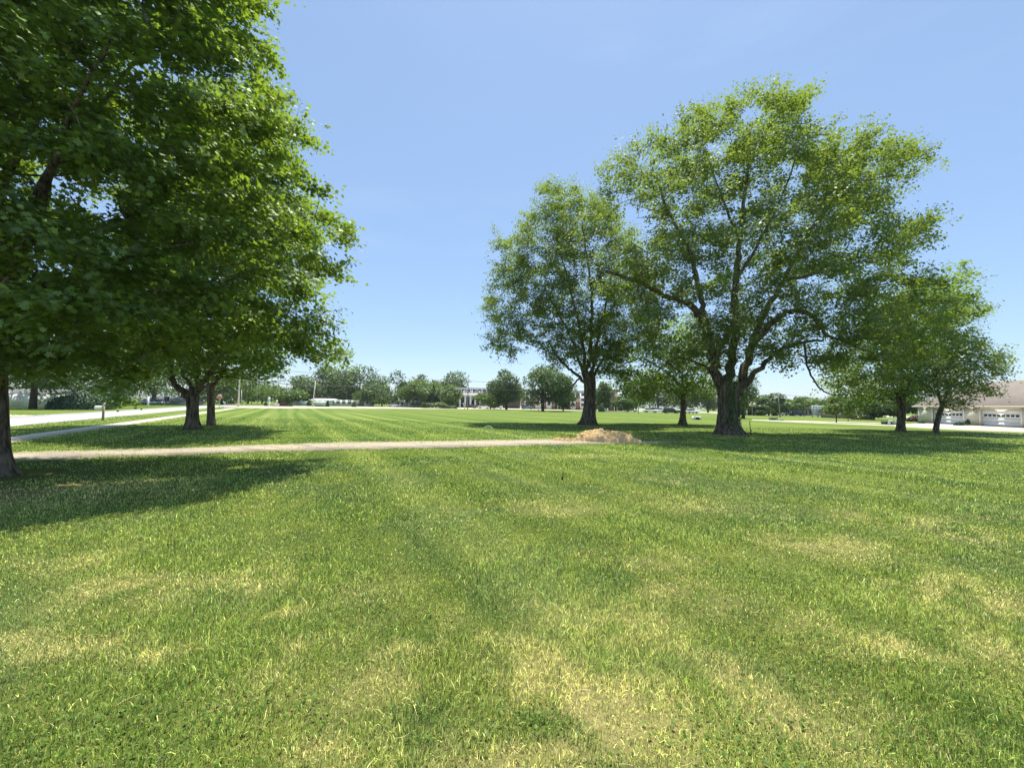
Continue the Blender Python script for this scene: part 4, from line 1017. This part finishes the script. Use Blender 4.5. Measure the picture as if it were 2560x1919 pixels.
def brick_wing():
    Y = 178; r_ = empty('brick_apartment_building', Vector((X_at(1410, Y, 1012), Y, 0)), 'three storey brick building with grey mansard roof behind the broad silver maple', 'building')
    k = F/Y; X = lambda px: (px-1410)/k
    def Z(py): return AT(1410, py, Y).z
    xl, xr = X(1305), X(1520)
    MB().box(xl, xr, 0, 12, 0, Z(996)).build('wall', M_BRICK, r_)
    MB().prismx([(-.4, Z(996)+.003), (12.4, Z(996)+.003), (11.2, Z(975)), (.8, Z(975))], xl-.3, xr+.3).build('roof', M_GRAYSH, r_)
    for px in (1318, 1345, 1372, 1398, 1432, 1456, 1480, 1505):
        mb = MB(); mb.box(X(px)-1.1, X(px)+1.1, -.7, -.003, 0.02, Z(982)); b_ = mb.build('bay', M_WHITE, r_)
        for zz in (Z(1014), Z(1002), Z(989)):
            f_ = MB().box(X(px)-.7, X(px)+.7, -.76, -.703, zz, zz+1.25).build('window', M_GLASS, b_)
    # brick tower with entrance
    Yt = 160; r2 = empty('brick_tower', Vector((X_at(1532, Yt, 1012), Yt, 0)), 'narrow red and tan brick tower with a pale entrance canopy', 'building')
    k2 = F/Yt
    zt = AT(1532, 975, Yt).z
    MB().box(-12/k2, 3/k2, 0, 7, 0, zt).build('wall', M_BRICK, r2); MB().box(3/k2+.003, 12/k2, -.15, 7, 0, zt-.2).build('side_wall', M_TANBRICK, r2)
    MB().box(-13/k2, 13/k2, -.3, 7.2, zt+.003, zt+.3).build('roof', M_GRAYSH, r2)
    MB().box(-16/k2, -12.2/k2, -.6, 2, 0, AT(1532, 1003, Yt).z).build('wing_wall', M_TANBRICK, r2)
    MB().box(-1/k2, 13/k2, -2.6, -.16, 1.9, 2.6).build('canopy', M_TRIM, r2)
    for s_ in (0, 12): MB().box(s_/k2-.12, s_/k2+.12, -2.5, -2.26, 0, 1.897).build('canopy_post', M_WHITE, r2)
    MB().box(2.2/k2, 9/k2, -.2, -.153, .05, 1.85).build('door', M_DARK, r2)
    MB().box(-17/k2, -11.8/k2, -.9, 3, AT(1532, 1000, Yt).z, AT(1532, 985, Yt).z).build('mansard', M_GRAYSH, r2)
brick_wing()

def house(label, x, Y, w_m, eave_px, ridge_px, wall, roof, dep=8, gable=False, wins=3, name='house', porch=False):
    q = Vector((X_at(x, Y, 1015), Y, 0)); r_ = empty(name, q, label, 'house')
    e = AT(x, eave_px, Y).z; rg = AT(x, ridge_px, Y).z; W = w_m/2
    mb = MB(); mb.box(-W, W, 0, dep, 0, e)
    if gable: mb.prism([(-W, e+.003), (W, e+.003), (0, rg-.12)], .02, dep-.02)
    else: mb.prismx([(.02, e+.003), (dep-.02, e+.003), (dep/2, rg-.12)], -W+.01, W-.01)
    mb.build('wall', wall, r_)
    mb = MB()
    if gable: mb.prism([(-W-.4, e-.1), (-W-.4, e+.1), (0, rg+.05), (W+.4, e+.1), (W+.4, e-.1), (0, rg-.13)][::-1], -.5, dep+.4)
    else: mb.prismx([(-.5, e-.1), (-.5, e+.1), (dep/2, rg+.05), (dep+.5, e+.1), (dep+.5, e-.1), (dep/2, rg-.13)], -W-.3, W+.3)
    mb.build('roof', roof, r_)
    sp = [(-W+(i+1)*w_m/(wins+1), .9, min(1.3, w_m/(wins+1)*.6), 1.2) for i in range(wins)]
    windows(r_, sp, 0)
    if porch:
        for s_ in (-1, 0, 1): MB().box(s_*W*.9-.15, s_*W*.9+.15, -2.2, -1.9, 0, 2.4).build('porch_post', M_WHITE, r_)
        MB().box(-W, W, -2.4, -.55, 2.403, 2.7).build('porch_roof', roof, r_)
    return r_
house('low white house right behind the leaning pole', 800, 158, 8, 1001, 996, M_WHITESIDE, M_WHITE, wins=3)
house('long low white carport building in front of the spreading trees', 852, 160, 11, 1003.5, 1000, M_WHITESIDE, M_WHITE, wins=4, name='carport')
house('small purple grey house behind the spreading trees', 903, 165, 4.5, 1003, 999, M_GRAYSIDE, M_GRAYSH, wins=2)
house('tiny white gabled shed beside the purple grey house', 918, 160, 2.6, 1006.5, 1003, M_WHITESIDE, M_WHITE, dep=4, gable=True, wins=1, name='shed')
house('white house glimpsed between trees left of the columned building', 1000, 165, 5.0, 1008, 1004, M_WHITESIDE, M_GRAYSH, wins=2)
house('flat tan roofed building with a dark open porch on the right', 1878, 118, 5.5, 1017, 1005, M_DARK, M_TANSH, wins=2, name='porch_building', porch=True)
house('blue grey house between the right hand utility poles and the light green tree', 1957, 140, 4.0, 1022, 1010, M_GRAYSIDE, M_GRAYSH, wins=1)
house('white gabled house right of the dark parked car', 2012, 135, 3.0, 1020, 1010, M_WHITESIDE, M_GRAYSH, dep=4, gable=True, wins=2)
house('low beige house behind the white slatted sign', 2034, 142, 4.6, 1026, 1016, M_BEIGESIDE, M_TANSH, wins=2)
house('brown roofed brick house seen under the branches on the right', 2152, 95, 6.5, 1029, 1011, M_BRICK, M_GRAYSH, wins=2)
house('dark house across the road seen beside the forked maple', 400, 105, 10, 1003, 992, M_GRAYSIDE, M_GRAYSH, wins=2)
house('dark roofed house behind the tall white fence', 10, 66, 14, 984, 970, M_GRAYSIDE, M_GRAYSH, wins=3)

# ---- cars
def car(label, x, y, L=4.6, colr=(.5, .5, .5), suv=False, rz=0.0, Y=None):
    q = G(x, y) if Y is None else Vector((X_at(x, Y, y), Y, 0))
    r_ = empty('parked_car', q, label, 'car', 'parked cars', rz); h = 1.7 if suv else 1.45; W = .9; mt = simple('car_paint', colr, .25, .03, spec=.6); a = L/2
    z0 = .25; zs = h*.58
    body = [(-a, z0+.1), (-a+.1, z0), (a-.1, z0), (a, z0+.15), (a-.02, zs-.12), (a-.25, zs), (a*.42, zs+.04), (-a*.9, zs+.05), (-a+.02, zs-.05)]
    mb = MB(); mb.prism(body, -W, W); mb.build('body', mt, r_)
    t0, t1 = (-a*.86, a*.18) if suv else (-a*.58, a*.14)
    g0, g1 = -a*.93, a*.46
    if not suv: g0 = -a*.82
    MB().prism([(g0, zs+.053), (g1, zs+.043), (t1, h-.06), (t0, h-.06)], -W*.86, W*.86).build('windows', M_GLASS, r_)
    MB().prism([(t0-.06, h-.058), (t1+.06, h-.058), (t1-.05, h), (t0+.05, h)], -W*.84, W*.84).build('roof', mt, r_)
    for xx in (-a*.62, a*.62):
        for s_ in (-1, 1):
            yy = s_*(W-.1); mb = MB(); mb.tube([(xx, yy-.11, .33), (xx, yy+.11, .33)], [.33, .33], 18); wh = mb.build('wheel', M_TYRE, r_)
            MB().tube([(xx, yy-.118, .33), (xx, yy+.118, .33)], [.19, .19], 12).build('rim', M_RIM, wh)
    for s_ in (-1, 1): MB().box(a-.03, a+.012, s_*.62-.14, s_*.62+.14, zs-.28, zs-.12).build('headlight', M_SIGNW, r_)
car('silver car coming along the road at the left junction', 560, 1010, 4.5, (.55, .60, .62), rz=math.radians(-62), Y=135)
car('dark car half hidden behind the forked maple trunk', 455, 1008, 4.5, (.04, .05, .05), rz=math.radians(-20), Y=110)
car('pale car parked behind the white post across the road', 382, 1008, 4.3, (.45, .5, .52), rz=math.radians(-150), Y=98)
car('black car parked below the white porch', 1178, 1018, 4.6, (.02, .02, .025), Y=166)
car('dark grey car parked second from left below the porch', 1193, 1018, 4.5, (.06, .06, .07), rz=.5, Y=172)
car('white car parked in front of the small bright tree', 1209, 1018, 4.6, (.72, .74, .76), Y=164)
car('charcoal car parked right of the white car', 1227, 1018, 4.6, (.05, .05, .06), rz=.4, Y=168)
car('silver white car parked left of the slim crowned tree', 1243, 1018, 4.6, (.60, .62, .64), suv=True, Y=166)
car('blue car parked alone between the slim crowned and the dark wide tree', 1318, 1021, 4.7, (.03, .12, .20), suv=True, Y=162)
car('white van like car left of the brick tower', 1506, 1023, 4.2, (.75, .75, .72), suv=True, Y=158)
car('white car parked at the left of the row behind the small trunk', 1626, 1023, 4.8, (.75, .75, .75), Y=140)
car('white estate car second in the row behind the small trunk', 1648, 1024, 4.8, (.72, .73, .74), suv=True, Y=142)
car('large black car parked in the row behind the small trunk', 1678, 1027, 5.0, (.012, .012, .014), suv=True, Y=128)
car('white car showing right of the small trunk', 1728, 1027, 4.6, (.72, .72, .72), Y=135, rz=.3)
car('white car half hidden beside the round shrub right of the tower', 1578, 1022, 4.4, (.74, .74, .74), Y=150)
car('black car standing on the street left of the white gabled house', 1994, 1035, 4.6, (.015, .015, .03), suv=True, Y=122)
car('small white car between the right hand pole and the black car', 1970, 1032, 3.6, (.7, .7, .68), Y=128)
car('small white car left of the right hand pole', 1936, 1032, 3.8, (.7, .7, .66), Y=130)
car('white pickup glimpsed left of the double crowned tree', 985, 1015, 4.4, (.7, .7, .68), Y=158)

# ---- poles and wires
def pole(label, x, top, Y, r=.15, arm=0.0, lean=0.0, mat=None, lamp=False, name='utility_pole', basex=None):
    zt = AT(x, top, Y).z; xb = X_at(basex or x, Y, 1015); q = Vector((xb, Y, 0)); tx = AT(x, top, Y).x-xb
    r_ = empty(name, q, label, 'pole')
    MB().tube([(0, 0, -.3), (tx, 0, zt)], [r, r*.7], 12).build('shaft', mat or M_POLE, r_)
    if arm:
        MB().box(tx-arm, tx+arm, -r-.1, -r*.7-.003, zt-.75, zt-.55).build('crossarm', M_POLE, r_)
        for s_ in (-.95, -.4, .4, .95): MB().tube([(tx+s_*arm, -r-.05, zt-.547), (tx+s_*arm, -r-.05, zt-.3)], [.06, .05], 8).build('insulator', M_METAL, r_)
    if lamp:
        MB().tube([(tx, 0, zt-.1), (tx+.6, -.1, zt+.25), (tx+1.3, -.15, zt+.3)], [.05, .05, .04], 8).build('lamp_arm', M_METAL, r_)
        MB().box(tx+1.2, tx+1.8, -.3, 0, zt+.2, zt+.36).build('lamp_head', M_METAL, r_)
    return Vector((xb+tx, Y, zt))
P1 = pole('tall utility pole with a crossarm in front of the white porch', 1171, 950, 135, .16, 1.0, basex=1169)
P2 = pole('pale leaning pole with a lamp left of the tall broad tree', 789, 952, 118, .17, mat=M_POLEW, lamp=True, basex=781, name='leaning_pole')
P3 = pole('thick utility pole by the junction on the left', 600, 925, 100, .2, mat=M_POLEW, basex=596)
P4 = pole('short white pole right of the thick junction pole', 604, 974, 118, .11, mat=M_POLEW, basex=604)
P5 = pole('slim pole third from left in the junction pole row', 618, 955, 140, .14, mat=M_POLEW, basex=615)
P6 = pole('slim grey pole fourth from left in the junction pole row', 628, 950, 150, .12, basex=629)
P7 = pole('slim grey pole at the right end of the junction pole row', 643, 955, 160, .12, basex=643)
P8 = pole('thin pole at the hedge left of the columned building', 1103, 968, 145, .13, basex=1101)
P9 = pole('thin pale pole left of the small tree between the silver maples', 1597, 955, 110, .13, 0.0, mat=M_POLEW, basex=1596)
P10 = pole('thin utility pole with crossarms over the porch building', 1881, 985, 112, .12, .9, basex=1880)
P11 = pole('utility pole with a crossarm right of the dome shaped tree', 1945, 982, 98, .15, .8, basex=1950)
P12 = pole('white light post in front of the brick wing', 1345, 1000-12, 125, .12, mat=M_WHITE, basex=1347, name='light_post')
P13 = pole('leaning guy stake beneath the porch', 1157, 1006, 128, .10, mat=M_POLEW, basex=1163, name='guy_stake')
P14 = pole('white post with a rounded top across the road beside the pale car', 371, 992, 72, .16, mat=M_WHITE, basex=370, name='white_post')
pole('thin leaning white stake left of the white post across the road', 357, 978, 75, .05, mat=M_POLEW, basex=349, name='garden_stake')
pole('thin leaning pale stake nearest the mailbox across the road', 348, 975, 75, .05, mat=M_POLEW, basex=341, name='garden_stake')

def wire(label, A_, B_, sag, r=.045):
    pts = []
    for k in range(17):
        t_ = k/16; p_ = A_.lerp(B_, t_); p_.z -= sag*4*t_*(1-t_); pts.append(tuple(p_-A_))
    mb = MB(); mb.tube(pts, [r]*17, 5); tag(mb.build('power_line', M_WIRE, loc=A_), label, 'power line', 'overhead power lines')
wl = AT(300, 885, 85); wl2 = AT(420, 935, 85)
wire('upper power line from the left trees to the crossarm pole by the porch', AT(300, 892, 95), P1+Vector((0, 0, -.2)), .8)
wire('lower power line from the left trees to the crossarm pole by the porch', AT(560, 950, 100), AT(1170, 969, 135), .7)
wire('upper power line running right from the crossarm pole towards the silver maple', P1+Vector((0, 0, -.2)), AT(1597, 966, 110), .7)
wire('lower power line running right from the crossarm pole towards the silver maple', AT(1171, 969, 135), AT(1597, 978, 110), .5)
wire('power line between the two right hand utility poles', P10+Vector((0, -.2, -.3)), P11+Vector((0, -.2, -.3)), .4, .03)
wire('lower power line between the two right hand utility poles', P10+Vector((0, -.2, -2.0)), P11+Vector((0, -.2, -2.2)), .4, .03)
wire('power line running right from the right hand crossarm pole', P11+Vector((0, -.2, -.3)), AT(2400, 990, 90), 1.0, .03)
wire('power line arriving at the porch building pole from the thick trunk', AT(1600, 975, 110), P10+Vector((0, -.2, -.3)), .8, .03)

# pillar lamp and monument beyond the field
q = Vector((X_at(672, 118, 1012), 118, 0)); r_ = empty('lamp_post', q, 'white pillar lamp with a round top left of the red flower bed', 'lamp post')
MB().box(-.22, .22, -.22, .22, 0, AT(672, 1003, 118).z).build('pillar', M_WHITE, r_)
mb = MB(); zc = AT(672, 998, 118).z; pr = [(0, .02), (.25, .25), (.5, .42), (.75, .35), (1, .05)]
mb.tube([(0, 0, zc-.5+a*1.2) for a, b in pr], [b for a, b in pr], 14); mb.build('lantern', M_LAMPG, r_, True)
q = Vector((X_at(690, 119, 1012), 119, 0)); r_ = empty('entrance_monument', q, 'low pink sloped stone with a white post beside the flower bed', 'monument')
MB().prism([(-1.0, 0), (.75, 0), (.75, .62), (-.15, .62)], -.5, .5).build('stone', M_PINKC, r_)
MB().box(.05, .3, -.1, .15, .623, 1.75).build('post', M_WHITE, r_)
t = NT('haze_air'); pv = t.n('ShaderNodeVolumePrincipled'); pv.inputs['Color'].default_value = (.86, .93, 1, 1); pv.inputs['Density'].default_value = .00016
pv.inputs['Anisotropy'].default_value = .3; t.l(pv.outputs[0], t.out.inputs['Volume'])
hz = MB().box(-2600, 2600, -450, 3100, -1, 34).build('haze', t.m); tag(hz, kind='stuff')
print('SCENE OK', len(bpy.data.objects))
